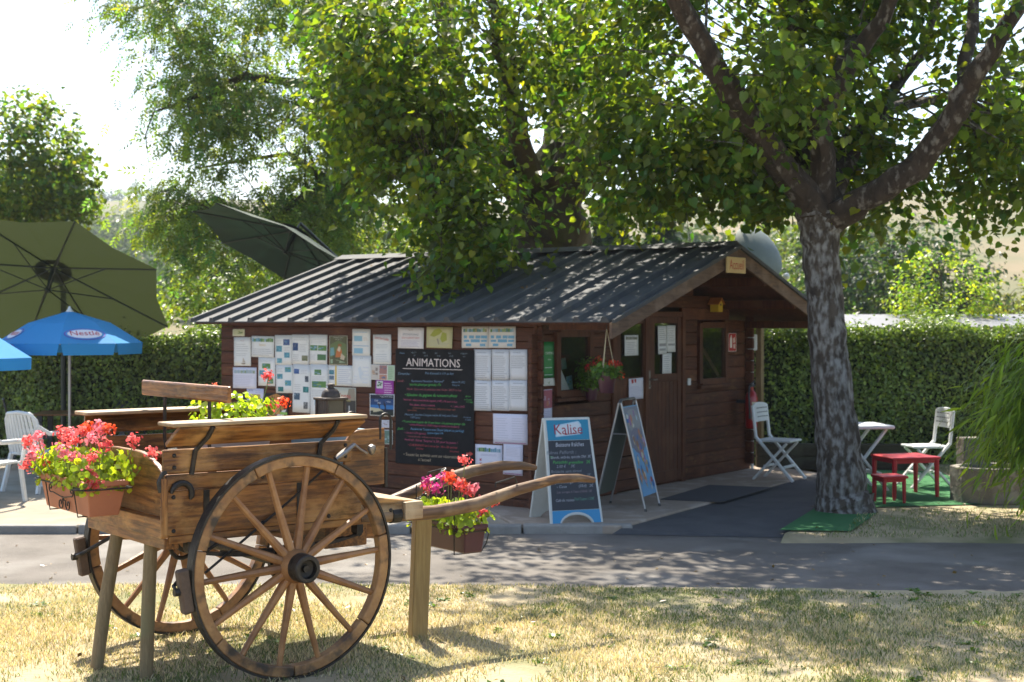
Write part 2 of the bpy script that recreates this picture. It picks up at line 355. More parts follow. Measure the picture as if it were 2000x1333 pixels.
nw = 130; wx = rng.uniform(-3.6, 4.2, nw); wy = rng.uniform(6.8, 9.9, nw); per = 14; a = rng.uniform(0, 2 * np.pi, nw * per)
tp = np.stack([np.cos(a), np.sin(a), rng.uniform(.2, .9, nw * per)], -1); nv0 = np.array((0, 0, 1.)) + rng.normal(0, .3, (nw * per, 3))
o = put('lawn_weeds', leaf_mesh('weeds', np.stack([np.repeat(wx, per), np.repeat(wy, per), np.full(nw * per, .004)], -1) + np.c_[rng.normal(0, .02, (nw * per, 2)), np.zeros(nw * per)], nv0, tp, np.repeat(rng.uniform(.02, .06, nw), per), lcols(nw * per, (.09, .15, .03), .3, .2), T_DIAM, LEAFH)); tag(o, 'small green weeds dotted through the dry lawn', 'weeds', kind='stuff')
# ------------------------------------------------------------------ reception cabin
C0 = Vector((.25, 13.9, 0)); CA = R(54.75)
S = Vector((math.cos(CA), math.sin(CA), 0)); LV = Vector((-math.sin(CA), math.cos(CA), 0))
def on(v, px, py):
    k = (px - 1000) / FPX; t = (k * C0.y - C0.x) / (v.x - k * v.y); d = C0.y + v.y * t
    return t, CZ - (py - HY) / FPX * d
def gab(px, py): return on(S, px, py)
def lon(px, py): return on(LV, px, py)
GW, LL, RX, RZ, EZ, OV = 4.6, 4.3, 2.3, 2.66, 1.86, 1.0
SLP = (RZ - EZ) / (RX + .3)
def under(x): return EZ - .075 + SLP * (min(x, GW - x) + .3)
cabin = thing('reception_cabin', 'dark brown timber reception cabin with a grey ribbed metal roof', 'cabin', C0, CA)
def boxboard(a, b, mat, name='board', bevel=.012): return MB().bb(a, b).build(name, mat, cabin, bevel=bevel, seg=2)
RH = .142
# openings on gable wall as (s0,s1,z0,z1)
def rect(f, x0, x1, y0, y1):
    a = f(x0, y0)[0]; b = f(x1, y0)[0]; cx = (x0 + x1) / 2
    return min(a, b), max(a, b), f(cx, y1)[1], f(cx, y0)[1]
OW1 = rect(gab, 1084, 1152, 648, 772); OW2 = rect(gab, 1363, 1416, 632, 748)
s0 = gab(1197, 700)[0]; s1 = gab(1332, 700)[0]; sd = gab(1260, 700)[0]
OD = (s0, s1, .02, 1.97)
k = 0; z = .03
WXB = CABW
def lboard(a, b, z0, z1, y0, th=.045, name='board'):
    m = MB(); m.bb((0, 0, 0), (b - a, th, z1 - z0)); return m.build(name, WXB, cabin, (a, y0, z0), bevel=.011, seg=2)
while z < RZ - .1:                                                     # gable wall rows, broken at the openings
    z1 = min(z + RH - .002, 9); zc = (z + z1) / 2
    a, b = -.10, GW + .13
    if z1 > under(0) - .02:
        t = (z1 - EZ + .075) / SLP - .3; a, b = t, GW - t
        if b - a < .15: break
    segs = [(a, b)]
    for o in (OW1, OD, OW2):
        if o[2] - .02 < zc < o[3] + .02:
            ns = []
            for p, q_ in segs:
                if o[0] > p and o[1] < q_: ns += [(p, o[0]), (o[1], q_)]
                else: ns.append((p, q_))
            segs = ns
    for p, q_ in segs: lboard(p, q_, z, z1, 0)
    z += RH
z = .03 + RH / 2
while z < under(0) + .05:                                              # long wall rows
    m = MB(); m.bb((0, 0, 0), (LL + .18, .045, RH - .002))
    o = m.build('board', CABW, cabin, (.045, -.05, z), R(90), bevel=.011, seg=2)
    z += RH
boxboard((0.003, 0.05, .0), (.042, LL, .03 + RH / 2 - .002), CABW)
for nm, a, b in (('back_wall', (.05, LL - .045, 0), (GW - .05, LL, under(0))), ('side_wall', (GW - .045, .05, 0), (GW, LL - .05, under(0))), ('cabin_floor', (.05, .05, 0), (GW - .05, LL - .05, .05))):
    MB().bb(a, b).build(nm, CABW, cabin)
m = MB(); m.prism([(0.1, under(0)), (GW - .1, under(0)), (RX, under(RX) - .02)], .045, (0, LL, 0), (1, 0, 0), (0, 0, 1)); m.build('back_gable', CABW, cabin)
for zc in np.arange(.03 + RH / 2, 1.85, RH):                            # notched board ends at the far right corner
    MB().bb((GW - .045, -.12, zc), (GW, -.004, zc + RH - .004)).build('board_end', CABW, cabin, bevel=.02, seg=2)
# wall plate under eave (front porch beam)
boxboard((-.02, -OV + .05, 1.775), (.07, -.14, 1.865), CABWZ, 'eave_beam')
boxboard((GW - .07, -OV + .05, 1.775), (GW + .02, -.01, 1.865), CABWZ, 'eave_beam')
# roof
def roofpt(x, y, dz=0): return (x, y, EZ + SLP * (min(x, GW - x) + .3) + dz)
Y0, Y1 = -OV, 4.62
m = MB()
for sgn in (0, 1):
    e = -.3 if sgn == 0 else GW + .3
    P = [roofpt(e, Y0), roofpt(e, Y1), roofpt(RX, Y1), roofpt(RX, Y0)]
    Q = [(p[0], p[1], p[2] - .012) for p in P]
    f = [(0, 1, 2, 3), (7, 6, 5, 4), (0, 4, 5, 1), (1, 5, 6, 2), (3, 7, 4, 0)]
    m.add(P + Q, f if sgn else [tuple(reversed(x)) for x in f])
roof = m.build('roof', ROOF, cabin)
m = MB()
for sgn in (0, 1):
    e = -.24 if sgn == 0 else GW + .24
    P = [roofpt(e, Y0 + .03, -.02), roofpt(e, Y1 - .03, -.02), roofpt(RX, Y1 - .03, -.02), roofpt(RX, Y0 + .03, -.02)]
    m.add(P + [(p[0], p[1], p[2] - .03) for p in P], [(0, 1, 2, 3), (7, 6, 5, 4), (0, 4, 5, 1), (1, 5, 6, 2), (3, 7, 4, 0)])
m.build('roof_boarding', CABW, cabin)
ln = math.hypot(RX + .3, RZ - EZ)
rm = MB(); rm.prism([(-.045, 0), (.045, 0), (.022, .042), (-.022, .042)], ln - .03, (0, 0, 0), (0, 1, 0), (0, 0, 1)); ribmesh = rm.mesh(ROOF)
nr = 19
for i in range(nr):
    y = Y0 + .05 + (Y1 - Y0 - .1) * i / (nr - 1)
    for sgn in (0, 1):
        o = put('roof_rib', ribmesh, roof, (-.3 if sgn == 0 else GW + .3, y, EZ + .001))
        o.rotation_euler = (0, -math.atan(SLP), 0) if sgn == 0 else (0, -math.atan(SLP), math.pi)
        if sgn == 1: o.rotation_euler = (0, -math.atan(SLP), math.pi)
m = MB(); m.add([(RX - .17, Y0 - .01, RZ + .0), (RX, Y0 - .01, RZ + .062), (RX + .17, Y0 - .01, RZ + .0), (RX - .17, Y1 + .01, RZ), (RX, Y1 + .01, RZ + .062), (RX + .17, Y1 + .01, RZ)],
       [(0, 1, 4, 3), (1, 2, 5, 4), (0, 3, 5, 2), (0, 2, 1), (3, 4, 5)]); m.build('ridge_cap', ROOF, roof)
# gable fascia boards, verge strips
for sgn in (0, 1):
    e = -.3 if sgn == 0 else GW + .3
    P = [roofpt(e, Y0 - .03, -.015), roofpt(RX, Y0 - .03, -.015), roofpt(RX, Y0 - .03, -.165), roofpt(e, Y0 - .03, -.165)]
    m = MB(); m.add(P + [(p[0], Y0 + .0, p[2]) for p in P], [(0, 1, 2, 3), (7, 6, 5, 4), (0, 4, 5, 1), (2, 6, 7, 3), (0, 3, 7, 4), (1, 5, 6, 2)]); m.build('fascia_board', FASC, cabin, bevel=.004)
    m = MB(); m.bar(roofpt(e, Y0 - .045, .0), roofpt(RX, Y0 - .045, .0), .035, .035); m.build('verge_strip', ROOF, roof)
# rafters' purlins carrying the porch
for x in (.75, 1.55, RX, 3.05, 3.85): MB().bb((x - .035, Y0 + .01, under(x) - .10), (x + .035, -.003, under(x) - .002)).build('purlin', CABWZ, cabin, bevel=.004)
# windows, door
def frame(o, w, d, name, mat, y=-.02, parent=None, pane=True, sill=True):
    a, b, z0, z1 = o; m = MB()
    m.bb((a - w * .3, y - d, z0), (a + w, y + .05, z1)); m.bb((b - w, y - d, z0), (b + w * .3, y + .05, z1))
    m.bb((a + w, y - d + .003, z1 - w), (b - w, y + .047, z1 + w * .3)); m.bb((a + w, y - d + .003, z0 - w * .3), (b - w, y + .047, z0 + w))
    f = m.build(name, mat, parent or cabin, bevel=.004)
    if pane: MB().bb((a + w, y + .012, z0 + w), (b - w, y + .018, z1 - w)).build('pane', GLASS, f)
    if sill: MB().bb((a - .05, y - d - .03, z0 - .055), (b + .05, y + .0, z0 - w * .3 - .002)).build('sill', mat, f, bevel=.004)
    return f
frame(OW1, .055, .02, 'window', CABWZ); frame(OW2, .055, .02, 'window', CABWZ)
zt = OD[3]
a, b, z0, z1 = OW2
m = MB(); m.bar((a + .06, .13, z1 - .08), (b - .10, .05, z0 + .07), .03, .05); m.bar((a + .14, .20, z1 - .08), (b - .03, .12, z0 + .07), .03, .05); m.build('open_sash', CABWZ, cabin)
m = MB()
for x in (s0, sd, s1): m.bb((x - .035, -.03, .03), (x + .035, .05, zt))
m.bb((s0 + .036, -.027, zt - .06), (sd - .036, .047, zt)); m.bb((sd + .036, -.027, zt - .06), (s1 - .036, .047, zt)); m.build('door_frame', CABWZ, cabin, bevel=.004)
def glz(px0, px1, py0, py1): return rect(gab, px0, px1, py0, py1)
gs = glz(1211, 1255, 633, 737); gd_ = glz(1277, 1322, 632, 730)
def leafpanel(name, a, b, z0, z1, g, y):
    m = MB(); m.bb((a, y, z0), (g[0], y + .04, z1)); m.bb((g[1], y, z0), (b, y + .04, z1))
    m.bb((g[0], y + .002, g[3]), (g[1], y + .038, z1)); m.bb((g[0], y + .002, g[2] - .09), (g[1], y + .038, g[2])); m.bb((g[0], y + .002, z0), (g[1], y + .038, z0 + .12))
    o = m.build(name, CABWZ, cabin, bevel=.004)
    MB().bb((g[0], y + .016, g[2]), (g[1], y + .022, g[3])).build('pane', GLASS, o)
    n = 6; w = (g[1] - g[0]) / n
    for i in range(n): MB().bb((g[0] + i * w + .002, y + .008, z0 + .12), (g[0] + (i + 1) * w - .002, y + .03, g[2] - .09)).build('plank', CABWZ, o, bevel=.004)
    return o
leafpanel('side_light', s0 + .037, sd - .037, .42, zt - .062, gs, -.012)
door = leafpanel('door', sd + .037, s1 - .037, .06, zt - .062, gd_, -.012)
for z0 in (.05, .17, .29): MB().bb((s0 + .037, -.02, z0), (sd - .037, .03, z0 + .115)).build('board', CABW, cabin, bevel=.006)
hx, hz = gab(1266, 742)
m = MB(); m.bb((hx - .018, -.02, hz - .1), (hx + .018, -.014, hz + .1)); m.tube([(hx, -.018, hz), (hx, -.06, hz), (hx + .1, -.06, hz)], .009, 8); m.tube([(hx, -.018, hz - .07), (hx, -.035, hz - .07)], .01, 8)
m.build('door_handle', STEEL, door, smooth=True)
# small fittings on the cabin wall
lx, lz = gab(1344, 746); MB().bb((lx - .035, -.022, lz - .04), (lx + .035, -.003, lz + .04)).build('light_switch', PLW, cabin, bevel=.006)
# Accueil sign on the gable
ACC = thing('gable_sign', 'cream wooden sign with red lettering at the gable peak', 'sign')
ACC.matrix_world = Matrix.Translation(C0) @ Matrix.Rotation(CA, 4, 'Z') @ Matrix.Translation((RX - .13, Y0 - .062, RZ - .205))
MB().bb((-.215, -.012, -.085), (.215, .012, .085)).build('sign_board', pmat('cream_sign', (.62, .45, .19), (.56, .38, .15), scale=8, rough=.6), ACC, bevel=.004)
XZ = Matrix(((1, 0, 0, 0), (0, 0, -1, 0), (0, 1, 0, 0), (0, 0, 0, 1)))
MB().text('Accueil', .115, Matrix.Translation((0, -.0135, 0)) @ XZ @ Matrix.Diagonal((1, 1.3, 1, 1)), maxw=.38).build('lettering', flat((.42, .05, .015)), ACC)

# frames for things fixed to the cabin walls
MC = Matrix.Translation(C0) @ Matrix.Rotation(CA, 4, 'Z')
def wallM(wall, px, py, off=.008):
    if wall == 'L':
        t, z = lon(px, py); return MC @ Matrix(((0, 0, -1, -off), (-1, 0, 0, t), (0, 1, 0, z), (0, 0, 0, 1)))
    t, z = gab(px, py); return MC @ Matrix(((1, 0, 0, t), (0, 0, -1, -off), (0, 1, 0, z), (0, 0, 0, 1)))
def psize(wall, x0, y0, x1, y1):
    f = lon if wall == 'L' else gab; cx = (x0 + x1) / 2
    return abs(f(x1, y0)[0] - f(x0, y0)[0]), f(cx, y0)[1] - f(cx, y1)[1]
INK = (.10, .10, .12); 
def notice(wall, x0, y0, x1, y1, ops, label, base=None, group=None, name='notice', cat='notice', off=.008, tilt=None):
    w, h = psize(wall, x0, y0, x1, y1); curl = rnd.uniform(.0, .012); ph = rnd.uniform(0, 6)
    def P(u, v, e=0.0):
        return (u * w - w / 2, h / 2 - v * h, e + curl * (.5 + .5 * math.sin(ph + 3.2 * u)) * (.3 + .7 * v))
    m = MB(); nu, nv = 5, 5
    m.add([P(i / nu, j / nv) for j in range(nv + 1) for i in range(nu + 1)], [(j * (nu + 1) + i, (j + 1) * (nu + 1) + i, (j + 1) * (nu + 1) + i + 1, j * (nu + 1) + i + 1) for j in range(nv) for i in range(nu)])
    o = m.build(name, base or PAPER, smooth=True)
    sol = o.modifiers.new('thick', 'SOLIDIFY'); sol.thickness = .0008
    o.matrix_world = wallM(wall, (x0 + x1) / 2, (y0 + y1) / 2, off) @ Matrix.Rotation(R(rnd.uniform(-.9, .9) if tilt is None else tilt), 4, 'Z')
    tag(o, label, cat, group)
    pr = MB(); mats = []
    def setc(c):
        mt = flat(c)
        if mt not in mats: mats.append(mt)
        pr.cur = mats.index(mt)
    def quad(u0, v0, u1, v1, e=.0016):
        n = max(1, int((u1 - u0) * 5))
        for i in range(n):
            a = u0 + (u1 - u0) * i / n; b = u0 + (u1 - u0) * (i + 1) / n
            pr.add([P(a, v0, e), P(a, v1, e), P(b, v1, e), P(b, v0, e)], [(0, 1, 2, 3)])
    for op in ops:
        if op[0] == 'lines':
            _, u0, v0, u1, v1, n, c = op; setc(c)
            for i in range(n):
                v = v0 + (v1 - v0) * (i + .5) / n; quad(u0, v, u0 + (u1 - u0) * rnd.uniform(.7, 1), v + (v1 - v0) / n * .32)
        elif op[0] == 'rect': setc(op[5]); quad(*op[1:5], e=op[6] if len(op) > 6 else .0016)
        elif op[0] == 'band':                                          # coloured picture strip made of many patches
            _, u0, v0, u1, v1, cs = op; n = 12
            for i in range(n):
                setc(rnd.choice(cs)); a = u0 + (u1 - u0) * i / n; quad(a, v0 + rnd.uniform(0, .3) * (v1 - v0), a + (u1 - u0) / n * .92, v1)
        elif op[0] == 'photo':
            _, u0, v0, u1, v1, cs = op; n = 4; setc(cs[0]); quad(u0, v0, u1, v1)
            for i in range(7):
                setc(rnd.choice(cs)); a = rnd.uniform(u0, u1 - (u1 - u0) * .4); b = v0 + (v1 - v0) * rnd.uniform(.1, .7)
                quad(a, b, a + (u1 - u0) * rnd.uniform(.15, .4), b + (v1 - v0) * rnd.uniform(.1, .28), e=.002 + .0002 * i)
        elif op[0] == 'poly':
            setc(op[2]); pr.add([P(u, v, op[3] if len(op) > 3 else .0024) for u, v in op[1]], [tuple(range(len(op[1])))])
        elif op[0] == 'text':
            _, u, v, hh, s_, c = op[:6]; setc(c); q_ = P(u, v, .003)
            pr.text(s_, hh * h, Matrix.Translation((q_[0], q_[1], max(P(0, v)[2], P(1, v)[2], q_[2]) + .001)) @ Matrix.Rotation(op[7] if len(op) > 7 else 0, 4, 'Z'), shear=.0, maxw=(op[6] if len(op) > 6 else .85) * w)
    if pr.f: pr.build('print', mats, o)['kind'] = 'stuff'
    return o
BLUE = (.12, .32, .5); GRN = (.12, .25, .08); TEAL = (.08, .27, .30); RED = (.45, .05, .05)
LAND = [(.10, .22, .06), (.16, .32, .42), (.25, .35, .15), (.08, .2, .22), (.3, .42, .5)]
LAKE = [(.10, .30, .38), (.07, .2, .3), (.12, .25, .12), (.2, .4, .5)]
TX = ('lines', .1, .25, .92, .92, 9, (.42, .42, .44))
N = notice
N('L', 456, 643, 479, 657, [('photo', .1, .15, .9, .85, [(.5, .5, .3), (.3, .3, .12), (.15, .2, .08)])], 'tiny cream card pinned above the notice with a boat drawing', base=flat((.6, .58, .42)))
N('L', 458, 659, 491, 715, [('text', .5, .12, .05, 'Navettes', (.4, .2, .2)), ('lines', .12, .2, .9, .5, 4, (.5, .5, .5)), ('lines', .12, .54, .8, .66, 2, (.5, .5, .5)), ('poly', [(.42, .9), (.7, .9), (.64, .94), (.48, .94)], (.25, .2, .15)), ('poly', [(.54, .7), (.68, .88), (.5, .88)], (.5, .42, .34))], 'tall white notice with a small boat drawing at its foot')
N('L', 492, 657, 537, 698, [('band', .04, .08, .96, .27, LAND), ('text', .5, .42, .13, 'Espalion', (.6, .42, .15)), ('lines', .08, .56, .94, .93, 4, (.45, .45, .45))], 'white notice with photo strip and gold handwriting')
N('L', 506, 698, 539, 754, [('photo', .22, .22, .7, .4, LAND), ('photo', .06, .46, .38, .66, LAKE), ('photo', .54, .74, .88, .92, LAND), ('lines', .45, .48, .9, .66, 3, (.55, .55, .55)), ('lines', .06, .08, .9, .18, 2, (.5, .5, .5))], 'page with three landscape photos below the gold lettered notice', off=.009)
N('L', 538, 655, 571, 713, [('photo', .5, .14, .88, .34, [(.05, .1, .25), (.1, .2, .35), (.2, .2, .3)]), ('photo', .08, .36, .42, .56, LAKE), ('photo', .55, .58, .88, .76, LAKE), ('photo', .12, .78, .42, .94, LAKE), ('lines', .1, .14, .45, .3, 3, (.5, .5, .5)), ('lines', .52, .38, .9, .54, 3, (.5, .5, .5))], 'page of four lake photos, upper sheet beside the notice with photo strip')
N('L', 540, 713, 573, 768, [('photo', .54, .08, .9, .26, LAKE), ('photo', .08, .32, .4, .5, LAKE), ('photo', .54, .55, .9, .74, LAKE), ('photo', .12, .78, .44, .95, [(.03, .16, .16), (.06, .25, .25)]), ('lines', .1, .1, .45, .26, 3, (.5, .5, .5))], 'page of four lake photos, lower sheet left of the longest page', off=.009)
N('L', 571, 654, 605, 712, [('photo', .06, .28, .36, .54, [(.03, .07, .18), (.2, .25, .35), (.1, .12, .2)]), ('photo', .58, .7, .94, .88, [(.2, .2, .12), (.12, .15, .08)]), ('lines', .1, .06, .9, .2, 2, (.5, .5, .5)), ('lines', .44, .3, .9, .58, 5, (.5, .5, .5)), ('lines', .06, .64, .5, .9, 4, (.5, .5, .5))], 'page with a tall dark blue photo above the longest page')
N('L', 573, 712, 607, 806, [('photo', .06, .1, .36, .2, [(.04, .1, .28), (.1, .18, .4)]), ('photo', .7, .24, .9, .36, [(.06, .07, .09), (.2, .22, .25)]), ('photo', .6, .46, .92, .58, [(.03, .16, .16), (.07, .28, .28)]), ('photo', .08, .6, .42, .74, [(.06, .1, .15), (.2, .28, .34)]), ('photo', .64, .78, .88, .92, [(.12, .12, .12), (.3, .3, .3)]), ('lines', .1, .4, .5, .56, 4, (.5, .5, .5)), ('lines', .44, .1, .9, .2, 3, (.5, .5, .5))], 'longest white page of five small scattered photos', off=.009)
N('L', 605, 654, 640, 712, [('photo', .06, .36, .46, .54, LAND), ('photo', .5, .36, .96, .54, LAND), ('photo', .46, .66, .94, .86, [(.08, .18, .08), (.12, .25, .1)]), ('lines', .1, .08, .9, .3, 4, (.5, .5, .5)), ('lines', .06, .66, .4, .86, 4, (.5, .5, .5))], 'page with two photos side by side left of the painted poster')
N('L', 607, 712, 642, 815, [('photo', .24, .1, .62, .2, LAND), ('photo', .1, .32, .9, .44, LAND), ('photo', .26, .66, .8, .78, [(.15, .35, .45), (.5, .45, .2)]), ('lines', .1, .22, .9, .3, 3, (.5, .5, .5)), ('lines', .1, .47, .9, .64, 5, (.5, .5, .5))], 'long page with wide village photo hanging behind the cart lantern', off=.009)
N('L', 645, 656, 680, 713, [('rect', .03, .02, .97, .98, (.10, .10, .05)), ('poly', [(.06, .3), (.5, .16), (.94, .3), (.94, .75), (.06, .75)], (.14, .18, .07), .0022), ('poly', [(.06, .42), (.26, .4), (.3, .66), (.06, .7)], (.16, .32, .33)), ('poly', [(.34, .74), (.42, .46), (.56, .34), (.68, .5), (.72, .74)], (.5, .16, .05)), ('poly', [(.44, .5), (.54, .34), (.64, .42), (.58, .56)], (.62, .5, .35), .0028), ('poly', [(.46, .38), (.5, .28), (.66, .28), (.7, .38), (.58, .36)], (.28, .12, .04), .003), ('poly', [(.66, .6), (.86, .72), (.8, .84), (.6, .8)], (.5, .42, .3)), ('poly', [(.08, .8), (.5, .84), (.9, .92), (.08, .95)], (.3, .38, .24)), ('text', .5, .07, .055, 'MARCHE DE PAYS', (.6, .58, .5)), ('text', .5, .135, .045, 'CASSUEJOULS', (.6, .58, .5))], 'dark green painted poster of a figure in an orange dress', base=flat((.6, .56, .44)), name='poster', cat='poster')
N('L', 642, 714, 690, 754, [('photo', .04, .24, .24, .46, TEAL and [(.06, .2, .26), (.15, .32, .36)]), ('photo', .04, .52, .24, .72, [(.1, .15, .22), (.2, .27, .33)]), ('rect', .28, .02, .345, .98, (.62, .42, .08)), ('lines', .4, .14, .95, .92, 8, (.5, .5, .56))], 'landscape page with a yellow vertical stripe')
N('L', 689, 643, 724, 695, [('lines', .08, .08, .9, .14, 1, (.25, .4, .55)), ('rect', .1, .26, .56, .46, (.25, .45, .58)), ('lines', .08, .58, .92, .66, 1, (.25, .4, .55)), ('rect', .1, .72, .6, .92, (.25, .45, .58)), ('lines', .62, .3, .92, .44, 3, (.6, .5, .4))], 'white timetable page with two pale blue tables')
N('L', 690, 695, 726, 756, [('lines', .4, .05, .6, .1, 1, (.4, .4, .4)), ('poly', [(.3, .4), (.45, .34), (.5, .5), (.62, .55), (.5, .66), (.52, .8), (.4, .7), (.36, .55)], (.6, .64, .68)), ('lines', .55, .3, .9, .9, 5, (.62, .64, .68)), ('lines', .08, .6, .3, .9, 3, (.62, .64, .68))], 'pale line map page below the timetable with blue tables', off=.009)
N('L', 730, 654, 765, 712, [('text', .5, .13, .14, 'Lots bio huiles', (.5, .08, .06), .8, R(-8)), ('lines', .15, .3, .88, .46, 3, (.5, .52, .54)), ('text', .5, .55, .045, 'sur les lieux', (.45, .45, .48)), ('lines', .15, .62, .9, .92, 4, (.5, .52, .54))], 'white notice with arched red hand lettering')
N('L', 725, 713, 772, 743, [('photo', .02, .04, .34, .96, [(.55, .5, .45), (.25, .2, .18), (.5, .35, .25), (.6, .56, .5)]), ('photo', .36, .04, .68, .6, [(.35, .18, .16), (.5, .42, .4), (.2, .16, .2)]), ('photo', .36, .64, .68, .96, [(.5, .25, .18), (.12, .16, .28)]), ('rect', .71, .03, .99, .97, (.38, .5, .34)), ('lines', .74, .1, .96, .9, 7, (.2, .32, .2))], 'colourful collage flyer with a pale green panel')
N('L', 735, 743, 770, 771, [('photo', .06, .06, .4, .58, [(.6, .6, .6), (.05, .1, .06), (.1, .2, .1)]), ('lines', .48, .12, .94, .9, 5, (.65, .45, .65))], 'small magenta flyer with a tree photo', base=flat((.32, .04, .3)))
N('L', 723, 770, 772, 813, [('rect', .03, .04, .97, .96, (.01, .012, .03)), ('rect', .03, .22, .97, .5, (.012, .05, .16), .002), ('rect', .03, .5, .97, .68, (.03, .16, .42), .002), ('poly', [(.03, .62), (.4, .66), (.6, .8), (.03, .84)], (.5, .45, .3), .0026), ('poly', [(.03, .78), (.3, .7), (.6, .8), (.97, .72), (.97, .96), (.03, .96)], (.012, .018, .015), .0032), ('text', .68, .11, .08, 'Voyage dans les étoiles', (.7, .7, .72), .55), ('text', .28, .3, .13, 'Ciel', (.7, .72, .75), .3), ('text', .4, .4, .11, "d'été", (.7, .72, .75), .3), ('text', .76, .34, .11, '1 Nuit', (.65, .68, .72), .3), ('lines', .5, .84, .92, .92, 2, (.5, .45, .15))], 'night sky poster with white border and dark hills', name='poster', cat='poster')
N('L', 747, 821, 767, 836, [('photo', .04, .06, .96, .94, [(.5, .5, .56), (.3, .22, .2), (.2, .12, .1)])], 'small landscape photo card below the night sky poster')
N('L', 751, 840, 768, 868, [('photo', .04, .04, .96, .96, [(.12, .2, .16), (.25, .35, .3), (.35, .45, .45)])], 'small greenish card low down beside the blackboard')
N('L', 456, 718, 502, 759, [('band', .06, .1, .94, .28, [(.3, .4, .45), (.25, .32, .2), (.4, .45, .45)]), ('lines', .08, .36, .94, .92, 7, (.52, .5, .58))], 'lavender white landscape notice with faded photo strip', base=flat((.66, .65, .74)))
N('L', 483, 759, 516, 816, [('rect', .2, .2, .8, .74, (.45, .36, .08)), ('poly', [(.28, .7), (.34, .34), (.5, .26), (.7, .36), (.74, .7)], (.2, .2, .06)), ('poly', [(.3, .34), (.44, .24), (.56, .3), (.44, .42)], (.62, .45, .05), .003), ('poly', [(.54, .4), (.68, .32), (.76, .44), (.62, .5)], (.62, .45, .05), .003), ('poly', [(.08, .84), (.45, .78), (.45, .96), (.08, .96)], (.3, .38, .15)), ('text', .25, .07, .07, 'NUMA', (.1, .1, .15), .35), ('lines', .5, .04, .94, .16, 2, (.4, .4, .55)), ('lines', .52, .82, .94, .94, 2, (.3, .3, .5))], 'lavender poster with yellow sunflowers beside the tiger', base=flat((.62, .6, .72)), name='poster', cat='poster')
N('L', 464, 768, 481, 802, [('photo', .05, .05, .95, .95, [(.03, .02, .04), (.1, .08, .1), (.2, .18, .18)])], 'dark poster half hidden behind the geraniums', base=flat((.05, .04, .05)), name='poster', cat='poster')
OR = (.45, .2, .05); WT = (.68, .66, .6); BK = (.012, .011, .010)
tg = [('rect', 0, 0, 1, 1, BK), ('poly', [(.16, .1), (.5, .0), (.86, .1), (.96, .34), (.84, .6), (.66, .68), (.34, .68), (.16, .6), (.04, .34)], OR, .002),
      ('poly', [(.36, .68), (.3, .58), (.5, .54), (.72, .58), (.66, .68), (.5, .76)], WT), ('poly', [(.42, .3), (.58, .3), (.64, .54), (.5, .58), (.36, .54)], (.52, .26, .07), .0028), ('poly', [(.4, .56), (.6, .56), (.5, .63)], (.25, .09, .07), .0034),
      ('poly', [(.14, .3), (.3, .2), (.4, .28), (.3, .36)], WT, .0026), ('poly', [(.86, .3), (.7, .2), (.6, .28), (.7, .36)], WT, .0026), ('poly', [(.22, .34), (.36, .31), (.33, .38), (.26, .38)], (.4, .35, .05), .003), ('poly', [(.78, .34), (.64, .31), (.67, .38), (.74, .38)], (.4, .35, .05), .003),
      ('poly', [(.06, .42), (.26, .46), (.3, .62), (.16, .58)], WT, .0026), ('poly', [(.94, .42), (.74, .46), (.7, .62), (.84, .58)], WT, .0026), ('poly', [(.2, .74), (.8, .74), (.95, .9), (.05, .9)], (.12, .12, .12), .0022)]
for sx in (0, 1):
    for a in [((.46, .02), (.44, .12), (.4, .16)), ((.34, .05), (.38, .14), (.3, .17)), ((.22, .1), (.32, .17), (.2, .2)), ((.1, .22), (.24, .26), (.1, .3)), ((.05, .36), (.2, .4), (.08, .44)), ((.12, .5), (.28, .5), (.16, .56)), ((.46, .18), (.48, .28), (.42, .24)), ((.24, .33), (.4, .3), (.3, .35))]:
        tg.append(('poly', [((1 - u) if sx else u, v) for u, v in (a if not sx else a[::-1])], BK, .0036))
tg += [('rect', .68, .5, .98, .57, (.25, .45, .08), .004), ('text', .5, .94, .07, 'Parc Animalier', (.7, .7, .7), .9)]
N('L', 517, 769, 564, 840, tg, 'poster of a tiger face on black', base=flat(BK), name='poster', cat='poster')
N('L', 569, 815, 616, 856, [('text', .5, .12, .15, 'Petit Train', (.5, .25, .25), .7), ('text', .5, .3, .15, 'EXTRAORDINAIRE', (.2, .25, .24), .88), ('poly', [(.5 + .42 * math.cos(a), .92 - .5 * math.sin(a)) for a in np.linspace(0, math.pi, 12)], (.08, .09, .10)), ('poly', [(.5 + .28 * math.cos(a), .92 - .34 * math.sin(a)) for a in np.linspace(0, math.pi, 12)], (.4, .42, .42), .003)], 'grey poster with a black wheel arch', base=flat((.5, .52, .52)), name='poster', cat='poster')
N('L', 647, 757, 696, 841, [('rect', .6, .3, .99, .7, (.04, .035, .03)), ('poly', [(.62, .3), (.72, .02), (.95, .02), (.99, .3)], (.28, .24, .18), .0022), ('poly', [(.3, .7), (.36, .4), (.6, .36), (.62, .7)], (.3, .25, .17)), ('rect', .72, .42, .76, .72, (.5, .5, .5), .003), ('rect', .4, .84, .98, .94, (.55, .4, .05)), ('text', .54, .2, .17, 'Yonas', (.5, .05, .04), .82), ('text', .68, .31, .06, 'FERME', (.5, .4, .1), .4)], 'cream poster with large red title behind the lantern', base=flat((.58, .54, .42)), name='poster', cat='poster')
N('L', 480, 827, 506, 856, [('photo', .1, .1, .9, .7, LAKE)], 'pale card with teal photo under the sunflower poster', base=flat((.5, .55, .55)))
